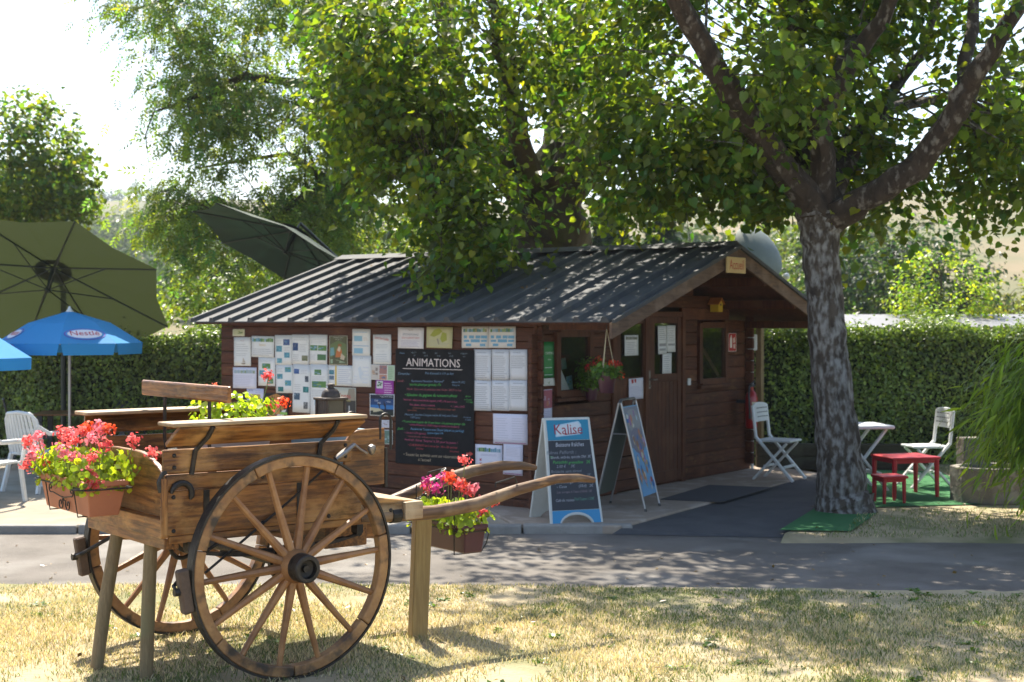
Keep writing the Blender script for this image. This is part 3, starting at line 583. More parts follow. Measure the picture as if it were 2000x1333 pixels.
N('L', 778, 640, 829, 681, [('text', .5, .12, .09, 'Laguiole', (.3, .25, .2), .3), ('text', .5, .34, .125, 'FÊTE NATIONALE', (.25, .28, .33), .78), ('text', .5, .5, .125, 'DU 14 JUILLET 2019', (.5, .12, .1), .84), ('lines', .12, .6, .9, .92, 5, (.45, .4, .5))], 'white notice announcing the national holiday above the blackboard', base=flat((.7, .67, .69)))
N('L', 834, 639, 885, 680, [('poly', [(.14, .42), (.3, .14), (.5, .06), (.62, .2), (.5, .36), (.3, .48)], (.34, .36, .06)), ('poly', [(.62, .24), (.78, .3), (.8, .62), (.62, .74), (.54, .56)], (.34, .36, .06)), ('lines', .08, .6, .9, .92, 5, (.42, .4, .3)), ('poly', [(.4, .56), (.46, .56), (.52, .84), (.47, .82)], (.3, .26, .2))], 'yellow green map sheet above the blackboard', base=flat((.52, .49, .27)))
for x0, x1, n_ in ((903, 955, 'left'), (956, 1008, 'right')):
    cells = [(.08, .2), (.28, .46), (.52, .7), (.72, .95)]
    ops = [('band', .06, .08, .94, .26, LAND + [(.3, .26, .12)])]
    ops += [('rect', a, .42, b, .56, (.16, .36, .52)) for a, b in cells] + [('rect', .08, .62, .28, .72, (.16, .36, .52)), ('rect', .34, .6, .68, .74, (.16, .36, .52)), ('rect', .72, .62, .94, .72, (.16, .36, .52)), ('rect', .16, .8, .36, .92, (.16, .36, .52)), ('rect', .68, .8, .88, .92, (.16, .36, .52))]
    N('L', x0, 638, x1, 680, ops, 'cream page with a grid of blue boxes, %s' % ('above the blackboard corner' if n_ == 'left' else 'above the laminated text pages'), base=flat((.66, .62, .58)))
for r_ in range(2):
    for c_ in range(3):
        x0 = 926 + c_ * 35; y0 = 683 + r_ * 60
        N('L', x0, y0, x0 + 34.6, y0 + 59.5, [('lines', .2, .06, .8, .13, 1, (.35, .35, .38)), ('lines', .1, .18, .92, .62 if c_ == 2 else .94, 12 if c_ < 2 else 7, (.38, .38, .4))], 'laminated page of dense grey text right of the blackboard', group='laminated text pages', base=flat((.66, .66, .68), .35), tilt=.3)
N('L', 964, 809, 1031, 868, [('lines', .08, .1, .45, .9, 10, (.58, .57, .66)), ('lines', .55, .1, .94, .9, 10, (.58, .57, .66)), ('rect', .04, .95, .96, .98, (.35, .15, .25))], 'wide lavender page with two faint columns', base=flat((.70, .68, .78)))
X_ = lambda u, v: [('poly', [(u - .05, v - .05), (u - .02, v - .05), (u + .05, v + .05), (u + .02, v + .05)], (.5, .04, .06)), ('poly', [(u + .02, v - .05), (u + .05, v - .05), (u - .02, v + .05), (u - .05, v + .05)], (.5, .04, .06), .003)]
N('L', 929, 869, 982, 913, [('band', .06, .12, .94, .32, LAND), ('lines', .2, .4, .8, .5, 2, (.45, .42, .55))] + X_(.2, .68) + X_(.2, .86) + X_(.55, .86) + X_(.86, .86), 'page with photo strip and red crosses below the text pages', base=flat((.70, .69, .78)))
N('L', 984, 868, 1022, 928, [('lines', .12, .06, .9, .4, 7, (.55, .54, .63)), ('lines', .12, .46, .6, .7, 4, (.6, .58, .66)), ('rect', .04, .95, .96, .98, (.35, .15, .25))], 'narrow lavender page hanging lowest on the wall', base=flat((.70, .68, .78)))

def blackboard_lines(parent, w, h, rows, z):
    for v, u, hh, s_, c, mw, sh in rows:
        MB().text(s_, hh * h, Matrix.Translation((u * w - w / 2, h / 2 - v * h, z)) @ Matrix.Rotation(R(rnd.uniform(-.5, .8)), 4, 'Z'), shear=sh, maxw=mw * w).build('text_line', flat(c), parent)
w, h = psize('L', 773, 683, 926, 910)
BB = thing('blackboard', 'large blackboard of weekly activities in coloured chalk hand lettering', 'blackboard'); BB.matrix_world = wallM('L', 849.5, 796.5, .02)
MB().bb((-w / 2, -h / 2, -.012), (w / 2, h / 2, .0)).build('board_panel', pmat('chalkboard', (.010, .010, .012), (.018, .018, .02), scale=5, rough=.7, spec=.15), BB, bevel=.003)
PK = (.42, .07, .16); LB = (.16, .26, .38); GR = (.08, .42, .08); RD = (.32, .08, .10); LG = (.2, .26, .3)
blackboard_lines(BB, w, h, [
    (.035, .09, .022, 'Météo', LB, .14, .2), (.03, .24, .02, 'Mar 27', LG, .12, .2), (.055, .25, .018, '15°', LG, .1, .2), (.03, .38, .02, 'Mer', LG, .1, .2), (.055, .40, .018, '30 32', LG, .1, .2), (.03, .53, .02, 'Jeu', LG, .1, .2), (.055, .56, .018, '19 35', LG, .1, .2), (.03, .7, .02, 'Ven', LG, .1, .2), (.055, .72, .018, '17 30', LG, .1, .2), (.03, .88, .02, 'orages le', LG, .16, .2), (.055, .88, .018, 'soir', LG, .12, .2),
    (.118, .49, .098, 'ANIMATIONS', (.72, .62, .58), .80, 0),
    (.215, .12, .032, 'Dimanche :', LB, .2, .2), (.205, .57, .030, "Pot d'accueil à 11h au bar", LB, .6, .2),
    (.278, .075, .03, 'Lundi :', RD, .14, .2), (.275, .42, .026, 'Randonnée Monastère "Bonneval"', LB, .5, .2), (.275, .81, .024, 'départ 9h (5€)', LB, .28, .2), (.305, .39, .028, 'tournoi pétanque (gratuit) 17h', GR, .55, .2), (.3, .78, .022, 'bon prix', LB, .18, .2),
    (.345, .5, .026, 'Mardi : Concours de pétanque avec Fabien 20h30 et lots', RD, .92, .2),
    (.395, .46, .034, '• Sélection du gagnant du concours photo', GR, .84, .2), (.392, .93, .018, '(dernier', GR, .12, .2), (.42, .93, .018, 'le 15 août)', GR, .14, .2), (.44, .95, .022, '= 1 bon', GR, .1, .2),
    (.442, .45, .024, 'Mercredi : départ marché de Laguiole (10€) à 9h avec le bus', PK, .82, .2), (.482, .35, .024, 'Thé, gâteau, chants à volonté', PK, .44, .2), (.482, .80, .024, '+ 1 café à 2h30', PK, .34, .2), (.51, .5, .022, 'soirée dansante - réservation obligatoire jusque midi', (.3, .08, .04), .88, .2), (.53, .22, .02, '(sans enfant)', (.3, .08, .04), .2, .2),
    (.566, .46, .026, 'Mercredi : Journée Conques (visite 6€ km) avec David', LB, .8, .2), (.57, .92, .018, '(inscription', LB, .14, .2), (.59, .93, .018, 'la veille)', LB, .12, .2), (.592, .26, .022, '(180€ pers.)', LB, .2, .2),
    (.63, .49, .027, '• Tournoi foot à partir de 10 ans (inscr. à la piscine) gratuit 16h', GR, .9, .2), (.655, .5, .024, '• Soirée Brasserie à 19h30 (repas et animation dansante)', PK, .86, .2),
    (.695, .075, .03, 'Jeudi :', GR, .12, .2), (.69, .54, .028, 'Randonnée Truyère avec David (départ au parking)', (.12, .3, .5), .76, .2), (.718, .52, .024, '(pique-nique) à 9h', (.12, .3, .5), .3, .2), (.728, .26, .024, '• Concert à 21h (gratuit)', PK, .45, .2), (.758, .38, .022, '• Soirée karaoké - ambiance avec le groupe', RD, .64, .2),
    (.79, .46, .028, 'Vendredi : Soirée "Surprise" à 20h pour les jeunes !', PK, .84, .2), (.832, .48, .024, '• CLUB ENFANTS lun à ven au tipi : 10h à 12h (gratuit)', (.42, .05, .07), .9, .2), (.86, .32, .02, '(4-12 ans)', (.42, .05, .07), .2, .2), (.865, .76, .02, '(à la piscine)', (.42, .05, .07), .2, .2),
    (.915, .46, .036, '• Toutes les activités sont sur réservation', (.45, .36, .24), .84, .2), (.955, .38, .036, "à l'accueil", (.45, .36, .24), .26, .2)], .0012)
m = MB(); m.add([(u * w - w / 2, h / 2 - v * h, .0012) for u, v in ((.1, .167), (.86, .167), (.86, .172), (.1, .172))], [(3, 2, 1, 0)]); m.build('underline', flat((.72, .62, .58)), BB)
m = MB(); m.add([(u * w - w / 2, h / 2 - v * h, .0012) for u, v in ((.91, .868), (.95, .868), (.95, .855), (.995, .876), (.95, .897), (.95, .884), (.91, .884))], [tuple(range(6, -1, -1))]); m.build('arrow', flat((.5, .06, .05)), BB)

# gable wall items
N('G', 1059, 668, 1081, 738, [('text', .55, .32, .10, 'CAMPING', (.75, .8, .75), .8), ('text', .55, .52, .12, '***', (.75, .8, .75), .7), ('lines', .15, .68, .9, .74, 1, (.6, .7, .6)), ('lines', .1, .88, .9, .94, 1, (.55, .65, .55))], 'green camping classification sign with three white stars', base=flat((.02, .22, .05), .4), name='wall_sign', cat='sign', tilt=0)
N('G', 1059.5, 739, 1081, 754, [('poly', [(.3, .3), (.45, .6), (.6, .3), (.5, .8)], (.3, .35, .2)), ('lines', .2, .8, .8, .92, 1, (.4, .4, .4))], 'small cream plate fixed under the green camping sign', base=flat((.66, .66, .58)), name='wall_plate', cat='sign', tilt=0)
N('G', 1060, 761, 1077, 822, [('photo', .02, .02, .98, .6, [(.4, .12, .14), (.5, .2, .12), (.45, .3, .34)]), ('lines', .1, .66, .9, .9, 4, (.45, .42, .55)), ('rect', .2, .93, .5, .98, (.05, .05, .08))], 'narrow red and lavender leaflet low beside the cabin window', base=flat((.66, .62, .72)))
TH = notice('L', 1040.5, 672, 1047.5, 712, [('lines', .3, .15, .7, .9, 9, (.25, .2, .08))], 'slim yellow wooden thermometer on the cabin corner', base=flat((.5, .38, .14)), name='thermometer', cat='thermometer', off=.035, tilt=0)
for x0, y0, x1, y1, lb, ops in ((1218, 655, 1245, 695, 'white notice taped inside the side light glass', [('band', .08, .06, .92, .22, [(.2, .2, .15), (.3, .3, .25)]), ('lines', .12, .3, .88, .9, 7, (.4, .4, .42))]),
                                (1283, 637, 1300, 692, 'left one of two white timetable pages on the door glass', [('lines', .1, .08, .9, .5, 6, (.35, .35, .35)), ('rect', .12, .62, .88, .72, (.3, .3, .3)), ('rect', .12, .8, .88, .88, (.35, .35, .35))]),
                                (1300.5, 636, 1317, 688, 'right one of two white timetable pages on the door glass', [('lines', .1, .08, .9, .6, 8, (.35, .35, .35)), ('rect', .12, .68, .9, .76, (.3, .3, .3))]),
                                (1292, 690, 1310, 730, 'single white page low on the door glass', [('lines', .14, .1, .86, .9, 8, (.4, .4, .42))])):
    N('G', x0, y0, x1, y1, ops, lb, off=.0 + .012)
N('G', 1224, 739, 1252, 780, [('poly', [(.15, .05), (.3, .03), (.32, .2), (.2, .25)], RED), ('poly', [(.36, .05), (.5, .04), (.5, .22), (.4, .2)], RED), ('lines', .1, .35, .9, .92, 8, (.5, .47, .58))], 'white page with red mark hung under the side light glass', off=.028, base=flat((.7, .68, .74)))
N('G', 1421, 651, 1437, 687, [('rect', .06, .03, .94, .97, (.4, .02, .02)), ('rect', .2, .25, .45, .8, (.7, .66, .62), .003), ('poly', [(.26, .25), (.3, .12), (.4, .12), (.42, .25)], (.7, .66, .62), .003), ('poly', [(.58, .3), (.8, .2), (.8, .5), (.6, .55)], (.66, .5, .45), .003), ('poly', [(.6, .62), (.82, .58), (.82, .84), (.62, .84)], (.66, .5, .45), .003)], 'red sign with white fire extinguisher pictogram', base=flat((.7, .66, .64)), name='wall_sign', cat='sign', tilt=0)
# bird house
bx, bz = gab(1386, 600)
BH = thing('bird_house', 'small yellow bird house with an orange roof on the gable wall', 'bird house'); BH.matrix_world = MC @ Matrix.Translation((bx, -.09, bz - .06))
YEL = pmat('yellow_paint', (.55, .36, .015), rough=.55)
m = MB(); m.prism([(-.055, 0), (.055, 0), (.06, .10), (0, .155), (-.06, .10)], .11, (0, .055, 0), (1, 0, 0), (0, 0, 1)); m.build('box', YEL, BH, bevel=.003)
m = MB(); m.bar((-.08, 0, .09), (.003, 0, .166), .15, .01); m.bar((.08, 0, .09), (-.003, 0, .1662), .15, .01); m.build('roof', pmat('orange_paint', (.45, .15, .03), rough=.55), BH)
m = MB(); m.lathe([(.014, 0), (.014, .003)], 12, Matrix.Translation((0, -.056, .085)) @ Matrix.Rotation(R(90), 4, 'X')); m.build('entrance_hole', BLK, BH)
# fire extinguisher
ex, ez = gab(1440, 800)
FE = thing('fire_extinguisher', 'red fire extinguisher with black hose at the cabin corner', 'fire extinguisher'); FE.matrix_world = MC @ Matrix.Translation((ex, -.19, ez - .22))
m = MB(); m.lathe([(.06, 0), (.075, .02), (.075, .36), (.06, .42), (.025, .46), (.025, .5)], 20); m.build('cylinder', pmat('red_enamel', (.35, .012, .012), rough=.3, coat=.4), FE, smooth=True)
m = MB(); m.bb((-.03, -.02, .5), (.06, .02, .53)); m.bar((-.03, 0, .53), (.09, 0, .57), .02, .012); m.build('valve', BLK, FE, bevel=.003)
m = MB(); m.tube([(-.02, 0, .51), (-.1, -.02, .5), (-.13, -.03, .4), (-.11, -.03, .2), (-.1, -.03, .12)], [.012, .012, .012, .012, .02], 8); m.build('hose', BLK, FE, smooth=True)
m = MB(); vs = []
for j in range(2):
    for i in range(7):
        a = R(-150 + 20 * i); vs.append((.0765 * math.cos(a), .0765 * math.sin(a), .1 + .22 * j))
m.add(vs, [(i, i + 1, i + 8, i + 7) for i in range(6)]); m.build('label', flat((.66, .56, .4)), FE)
MB().bb((-.03, .07, .3), (.03, .189, .34)).build('wall_bracket', BLK, FE)
# brochures behind the left window
for (x0, y0, x1, y1, lb, base, ops) in ((1096, 662, 1108, 700, 'grey brochure leaning behind the left window pane', (.5, .52, .52), [('photo', .1, .4, .9, .8, LAND)]), (1110, 700, 1120, 722, 'small dark green brochure behind the left window pane', (.12, .18, .14), []), (1120, 735, 1132, 766, 'teal brochure at the foot of the left window', (.2, .35, .36), [('photo', .1, .1, .9, .6, LAKE)])):
    N('G', x0, y0, x1, y1, ops, lb, base=flat(base), off=-.09, tilt=8, name='brochure', cat='brochure')
g0 = gab(1088, 700)[0]; zb = gab(1110, 768)[1]; zt_ = gab(1088, 690)[1]
m = MB(); m.prism([(0, 0), (.3, 0), (0, zt_ - zb)], .006, (0, 0, 0), (1, 0, 0), (0, 0, 1)); o = m.build('leaning_card', PAPER); o.matrix_world = MC @ Matrix.Translation((g0 + .05, .075, zb)); tag(o, 'large white triangular card leaning behind the left window pane', 'card')

# ------------------------------------------------------------------ flowers
def geranium(parent, cx, cy, cz, lx, ly, hgt, nleaf, heads, rotm=None, leafc=(.19, .27, .03), fs=.043):
    n = int(nleaf * 1.9)
    p = np.stack([rng.uniform(-lx, lx, n), rng.uniform(-ly, ly, n), hgt * rng.random(n) ** 1.1], -1)
    p[:, 2] *= (1 - .35 * (p[:, 0] / lx) ** 2); p[:, :2] *= (1 + .35 * p[:, 2:3] / max(hgt, .01))
    nr_ = np.stack([p[:, 0] * 1.5, p[:, 1] * 2, np.full(n, .22)], -1) + rng.normal(0, .16, (n, 3))
    tp = rng.normal(0, 1, (n, 3)); pos = p + np.array((cx, cy, cz))
    put('foliage', leaf_mesh('foliage', pos, nr_, tp, rng.uniform(.02, .042, n), lcols(n, leafc, .3, .5), T_ROUND, LEAF), parent)
    for (hx_, hy_, hz_, c) in heads:
        k_ = 48; d = unit(rng.normal(0, 1, (k_, 3)) + np.array((0, 0, .5))); hz_ *= .86; c0 = np.array((cx + hx_, cy + hy_, cz + hz_))
        cols = np.array(c)[None] * rng.uniform(.6, 1.35, (k_, 1)) + rng.uniform(0, .05, (k_, 1))
        me = leaf_mesh('flower_head', c0 + d * rng.uniform(.2, 1.1, (k_, 1)) * fs, d + rng.normal(0, .4, (k_, 3)), rng.normal(0, 1, (k_, 3)), rng.uniform(.3, .52, k_) * fs, cols.clip(0, .85), T_ROUND, PETAL)
        fo = put('flower_head', me, parent)
        m = MB(); m.tube([(cx + hx_ * .75, cy + hy_ * .75, cz + hz_ * .35), (cx + hx_ * .95, cy + hy_ * .95, cz + hz_ * .8), tuple(c0)], .003, 5); m.build('stem', STEM, fo)
PETAL = leafmat('petal', .35, .6, (1, .8, .8)); STEM = pmat('stem', (.16, .22, .05), rough=.6)
def troughmesh(l, w, h, t=.012, flare=.03, lip=.012):
    m = MB()
    def ring(hl, hw, z): return [(-hl, -hw, z), (hl, -hw, z), (hl, hw, z), (-hl, hw, z)]
    a = l / 2; b = w / 2
    rs = [ring(a - flare * 1.3, b - flare, 0), ring(a - lip, b - lip, h - .03), ring(a, b, h - .03), ring(a, b, h), ring(a - .018, b - .018, h), ring(a - .02, b - .02, h - .035)]
    vs = sum(rs, []); fs = [(3, 2, 1, 0)]
    for i in range(len(rs) - 1): fs += [(i * 4 + k, i * 4 + (k + 1) % 4, (i + 1) * 4 + (k + 1) % 4, (i + 1) * 4 + k) for k in range(4)]
    e = (len(rs) - 1) * 4; fs.append((e, e + 1, e + 2, e + 3)); m.add(vs, fs); return m
SOIL = pmat('soil', (.05, .035, .025), rough=1)

# ------------------------------------------------------------------ the old cart
TH_ = R(38); U = Vector((math.cos(TH_), math.sin(TH_), 0)); V_ = Vector((-math.sin(TH_), math.cos(TH_), 0)); P0 = Vector((-1.23, 7.52, 0))
cart = thing('wooden_cart', 'old two-wheeled brown wooden cart with shafts and seat backs on the lawn', 'cart', P0, TH_)
def cpt(px, py, yl):
    b = P0 + V_ * yl; k = (px - 1000) / FPX; t = (b.x - k * b.y) / (k * U.y - U.x); d = b.y + U.y * t
    return (t, yl, CZ - (py - HY) / FPX * d)
RW = .585
def wheel(yc, flip):
    hub = MB(); Mh = Matrix.Translation((0, yc, RW)) @ Matrix.Rotation(R(90), 4, 'X') @ (Matrix.Rotation(math.pi, 4, 'X') if flip else Matrix())
    hub.M = Mh; hub.lathe([(.055, -.13), (.075, -.1), (.088, -.03), (.092, .02), (.084, .06), (.07, .085)], 24)
    wh = hub.build('wheel', SPOKEW, cart, smooth=True)
    m = MB(); m.M = Mh; m.lathe([(.074, .065), (.076, .075), (.072, .15), (.066, .155), (.05, .155), (.046, .125), (.02, .12), (.018, .14), (0.001, .14)], 24); m.build('hub_cap', IRON, wh, smooth=True)
    m = MB(); m.M = Mh; m.lathe([(.09, -.105), (.094, -.105), (.094, -.075), (.09, -.075)], 24); m.build('hub_band', IRON, wh, smooth=True)
    def ring(r0, r1, z0, z1, a0, a1, n):
        mm = MB(); mm.M = Mh; vs = []
        for i in range(n + 1):
            a = a0 + (a1 - a0) * i / n
            for r, z in ((r0, z0), (r1, z0), (r1, z1), (r0, z1)): vs.append((r * math.cos(a), r * math.sin(a), z))
        fs = [(i * 4 + k, i * 4 + (k + 1) % 4, i * 4 + 4 + (k + 1) % 4, i * 4 + 4 + k) for i in range(n) for k in range(4)]
        if a1 - a0 < 6.2: fs += [(3, 2, 1, 0), (n * 4, n * 4 + 1, n * 4 + 2, n * 4 + 3)]
        mm.add(vs, fs); return mm
    o = ring(RW - .012, RW, -.033, .033, 0, 2 * math.pi, 72).build('tyre', IRON, wh, smooth=True)
    for i in range(7):
        a = 2 * math.pi * i / 7 + R(12); bev(ring(RW - .068, RW - .0122, -.029, .029, a + .004, a + 2 * math.pi / 7 - .004, 9).build('felloe', WHEELW, wh, smooth=True), .006, 2)
    for i in range(14):
        a = R(90 - 9.3) + 2 * math.pi * i / 14
        d = Vector((math.cos(a), math.sin(a), 0)); m = MB(); m.M = Mh
        m.tube([d * .07 + Vector((0, 0, .012)), d * .16 + Vector((0, 0, .009)), d * .36, d * (RW - .06)], [.025, .024, .018, .0155], 8)
        m.build('spoke', SPOKEW, wh, smooth=True)
    return wh
wheel(-.15, False); wheel(1.2, True)
def cb(name, a, b, mat, bevel=.005, parent=cart): return MB().bb(a, b).build(name, mat, parent, bevel=bevel, seg=2)
def cpl(name, poly, t, y, mat, parent=cart, bevel=.004):                 # plank in the side plane, outline in (x, z)
    m = MB(); m.prism(poly, t, (0, y, 0), (1, 0, 0), (0, 0, 1)); return m.build(name, mat, parent, bevel=bevel)
m = MB(); m.tube([(0, -.2, RW), (0, 1.25, RW)], .028, 10); m.build('axle', IRON, cart, smooth=True)
for y in (0.03, 1.05):
    # planks of each side: bottom plank with scooped front end, narrow strip, top plank
    cpl('side_plank', [(-.64, .775), (.86, .775), (.86, .84), (.62, .875), (.50, .955), (.44, 1.0), (-.64, 1.0)], .03, y, CW[0])
    cpl('side_plank', [(-.64, 1.003), (.38, 1.003), (.38, 1.078), (-.64, 1.083)], .028, y - .002, CW[0])
    cpl('side_plank', [(-.655, 1.09), (.44, 1.09), (.44, 1.205), (-.655, 1.21)], .026, y - .012 if y < .5 else y + .006, CW[0])
    cb('side_rail', (-.62, y - .028, .735), (.9, y + .02, .773), CW[0])
    # outward leaning seat board on irons
    s_ = -1 if y < .5 else 1; yb = y - (.03 if s_ < 0 else 0)
    m = MB(); m.bar((-.1, yb + s_ * .03, 1.235), (-.1, yb + s_ * .115, 1.315), 1.10, .026, (1, 0, 0))
    P = [(-.65, yb + s_ * .02, 1.225), (.42, yb + s_ * .02, 1.225), (.47, yb + s_ * .11, 1.312), (-.61, yb + s_ * .11, 1.322)]
    dv = Vector((0, -s_ * .018, .02)); m = MB(); m.add(P + [tuple(Vector(p) + dv) for p in P], [(0, 1, 2, 3), (7, 6, 5, 4), (0, 4, 5, 1), (1, 5, 6, 2), (2, 6, 7, 3), (3, 7, 4, 0)])
    m.build('seat_board', CW[0], cart, bevel=.004)
    m = MB(); m.bar((-.1, yb + s_ * .115, 1.338), (-.1, yb - s_ * .07, 1.346), 1.09, .02, (1, 0, 0))
    cb('seat_top', (-.66, min(yb + s_ * .13, yb - s_ * .06), 1.330), (.47, max(yb + s_ * .13, yb - s_ * .06), 1.350), PALEW, .007)
    for x in (-.48, .25):
        m = MB(); m.tube([(x - .03, yb + s_ * .018, 1.08), (x - .01, yb + s_ * .02, 1.2), (x + .03, yb + s_ * .08, 1.27), (x + .04, yb + s_ * .12, 1.325)], .013, 6); m.build('seat_iron', IRON, cart, smooth=True)
    # front quarter panel with rounded upper corner
    arc = [(.40 + .12 * (1 - math.cos(a)), 1.16 + .10 * math.sin(a)) for a in np.linspace(0, R(90), 7)]
    cpl('front_panel', [(.40, .95), (.66, .95), (.66, 1.262)] + arc[::-1], .022, y - .01, CW[0])
    m = MB(); m.bb((.662, y - .034, .93), (.678, y + .01, 1.15)); m.build('hinge_iron', IRON, cart)
    cb('shaft_bearer', (.5, y - .03, .775), (.80, y + .02, .85), PALEW if y < .5 else CW[0])
bolt = MB().lathe([(.011, 0), (.011, .004), (.006, .009), (.001, .010)], 10, Matrix.Rotation(R(90), 4, 'X')).mesh(IRON)
for x, z in ((-.6, .80), (-.6, .97), (-.6, 1.03), (-.1, .80), (-.1, 1.04), (.3, .80), (.3, 1.04), (.7, .80), (.82, .80), (-.6, 1.12), (-.6, 1.18), (.4, 1.12), (.4, 1.18)): put('bolt', bolt, cart, (x, -.001 if z < 1.0 else (-.002 if z < 1.08 else -.0095), z))
for x in (-.42, .12): MB().bb((x - .016, -.006, .785), (x + .016, -.0005, .995)).build('iron_strap', IRON, cart)
# tail
arc = [(.03 + .36 * u, 1.07 + .11 * math.sin(R(90) * u)) for u in np.linspace(0, 1, 8)]
poly = [(.0, .865), (1.05, .865), (1.05, 1.07)] + [(1.08 - p[0], p[1]) for p in arc[1:]] + [(p[0], p[1]) for p in arc[::-1]]
m = MB(); m.prism(poly, .03, (-.63, 0, 0), (0, 1, 0), (0, 0, 1)); m.build('tail_board', CW[1], cart, bevel=.004)
cb('tail_plank', (-.665, 0, .765), (-.625, 1.05, .86), CW[1]); cb('tail_beam', (-.64, .02, .705), (-.56, 1.03, .762), CW[1])
cb('floor_boards', (-.6, .05, .778), (.86, 1.0, .80), CW[0]); cb('front_beam', (.78, -.03, .74), (.9, 1.08, .84), PALEW)
cb('tail_batten', (-.672, -.02, .78), (-.636, -.001, 1.07), CW[2])
for y in (-.004, 1.04): 
    m = MB(); m.tube([(-.67, y, 1.0), (-.68, y, 1.05), (-.66, y, 1.09), (-.64, y, 1.1)], .012, 6)
    for i in range(7): m.tube([(-.668 + .012 * (i % 2), y - .006, 1.06 - i * .022), (-.66, y + .008, 1.045 - i * .022)], .007, 5)
    m.build('tail_chain', IRON, cart, smooth=True)
m = MB(); m.tube([(-.56 + .055 * math.cos(a), -.012, .985 + .055 * math.sin(a)) for a in np.linspace(R(-35), R(175), 12)], [.006] + [.016] * 9 + [.012, .008], 8); m.build('tail_latch', IRON, cart, smooth=True)
# dash with pale blue inside, irons
cb('dash_board', (.66, .03, .95), (.682, 1.07, 1.235), CW[1]); cb('dash_lining', (.64, .05, .96), (.6585, 1.05, 1.245), pmat('pale_blue_paint', (.25, .42, .5), (.2, .34, .42), scale=8, rough=.6))
for y, top in ((.0, 1.34), (.36, 1.33)):
    pts = [(.70, y, 1.14)] + [(.70 - .035 * (1 - math.cos(a)) * 1, y, top - .035 + .035 * math.sin(a)) for a in np.linspace(0, math.pi, 9)] + [(.63, y, 1.2)]
    m = MB(); m.tube(pts, .008, 8); m.build('rein_hook', IRON, cart, smooth=True)
# brake crank
a = cpt(655, 897, -.05); b = cpt(692, 868, -.05); c = cpt(705, 879, -.06); d = cpt(718, 886, -.07)
m = MB(); m.tube([a, cpt(672, 884, -.05), b], [.016, .019, .011], 8); m.tube([b, c, d], [.007, .006, .007], 6); m.build('brake_crank', STEEL, cart, smooth=True)
m = MB(); m.lathe([(.006, -.03), (.014, -.025), (.024, 0), (.02, .02), (.006, .028)], 12, Matrix.Translation(Vector(cpt(726, 878, -.07)))); m.build('crank_knob', STEEL, cart, smooth=True)
m = MB(); m.tube([cpt(655, 897, -.05), cpt(570, 975, -.03), cpt(400, 1120, .0)], .007, 6); m.build('brake_rod', IRON, cart, smooth=True)
# brake shoes
for y, sx in ((-.15, 1), (1.2, 1)):
    x0 = -RW - .035
    m = MB(); m.bar((x0 - .005, y, .63), (x0 + .03, y, .41), .06, .05, (0, 1, 0)); so = m.build('brake_shoe', pmat('shoe_wood', (.12, .075, .05), (.07, .045, .03), scale=20, rough=.7), cart, bevel=.008)
    m = MB(); m.tube([(x0 - .03, y, .52), (x0 - .02, y + (.06 if y < .5 else -.06), .54), (-.45, y + (.16 if y < .5 else -.16), .66), (-.3, y + (.17 if y < .5 else -.17), .74)], .011, 6); m.tube([(x0 - .045, y, .52), (x0 + .01, y, .52)], .02, 8); m.build('brake_arm', IRON, so, smooth=True)
# leaf springs
for y in (.03, 1.02):
    m = MB()
    for i, L_ in enumerate((.5, .42, .32, .22)):
        pts = [(x, y, .625 + i * .009 + .055 * (x / .5) ** 2) for x in np.linspace(-L_, L_, 9)]
        for p, q_ in zip(pts[:-1], pts[1:]): m.bar(p, q_, .04, .0085)
    m.tube([(-.5, y - .025, .69), (-.5, y + .025, .69)], .018, 8); m.tube([(.5, y - .025, .69), (.5, y + .025, .69)], .018, 8); m.build('leaf_spring', IRON, cart)
    for x in (-.5, .5): MB().bb((x - .02, y - .03, .69), (x + .02, y + .03, .737)).build('spring_hanger', IRON, cart)
m = MB(); m.tube([(-.32, .5, .72)] + [(-.32 + .07 * math.sin(a), .5, .645 + .075 * math.cos(a)) for a in np.linspace(.2, 5.6, 12)], .012, 6); m.build('step_iron', IRON, cart, smooth=True)
cb('tool_box', (.35, .12, .6), (.62, .9, .733), CW[1], .006)
cpl('step_board', [(.60, .62), (.80, .60), (.86, .70), (.74, .733), (.60, .733)], .025, .3, CW[0])
# seat back on two irons and the cross seat
m = MB(); m.bb((-.011, 0, -.044), (.011, 1.10, .044)); o = m.build('seat_back', CW[1], cart, (-.285, -.0, 1.475), bevel=.012, seg=2)
for y in (.27, .83):
    m = MB(); m.tube([(-.20, y, 1.13), (-.262, y, 1.13), (-.272, y, 1.2), (-.27, y, 1.51)], .011, 6); m.build('back_iron', IRON, cart, smooth=True)
cb('cross_seat', (-.36, .07, 1.10), (-.02, 1.0, 1.125), CW[1]); cb('cross_seat', (.1, .07, 1.10), (.38, 1.0, 1.125), CW[1])
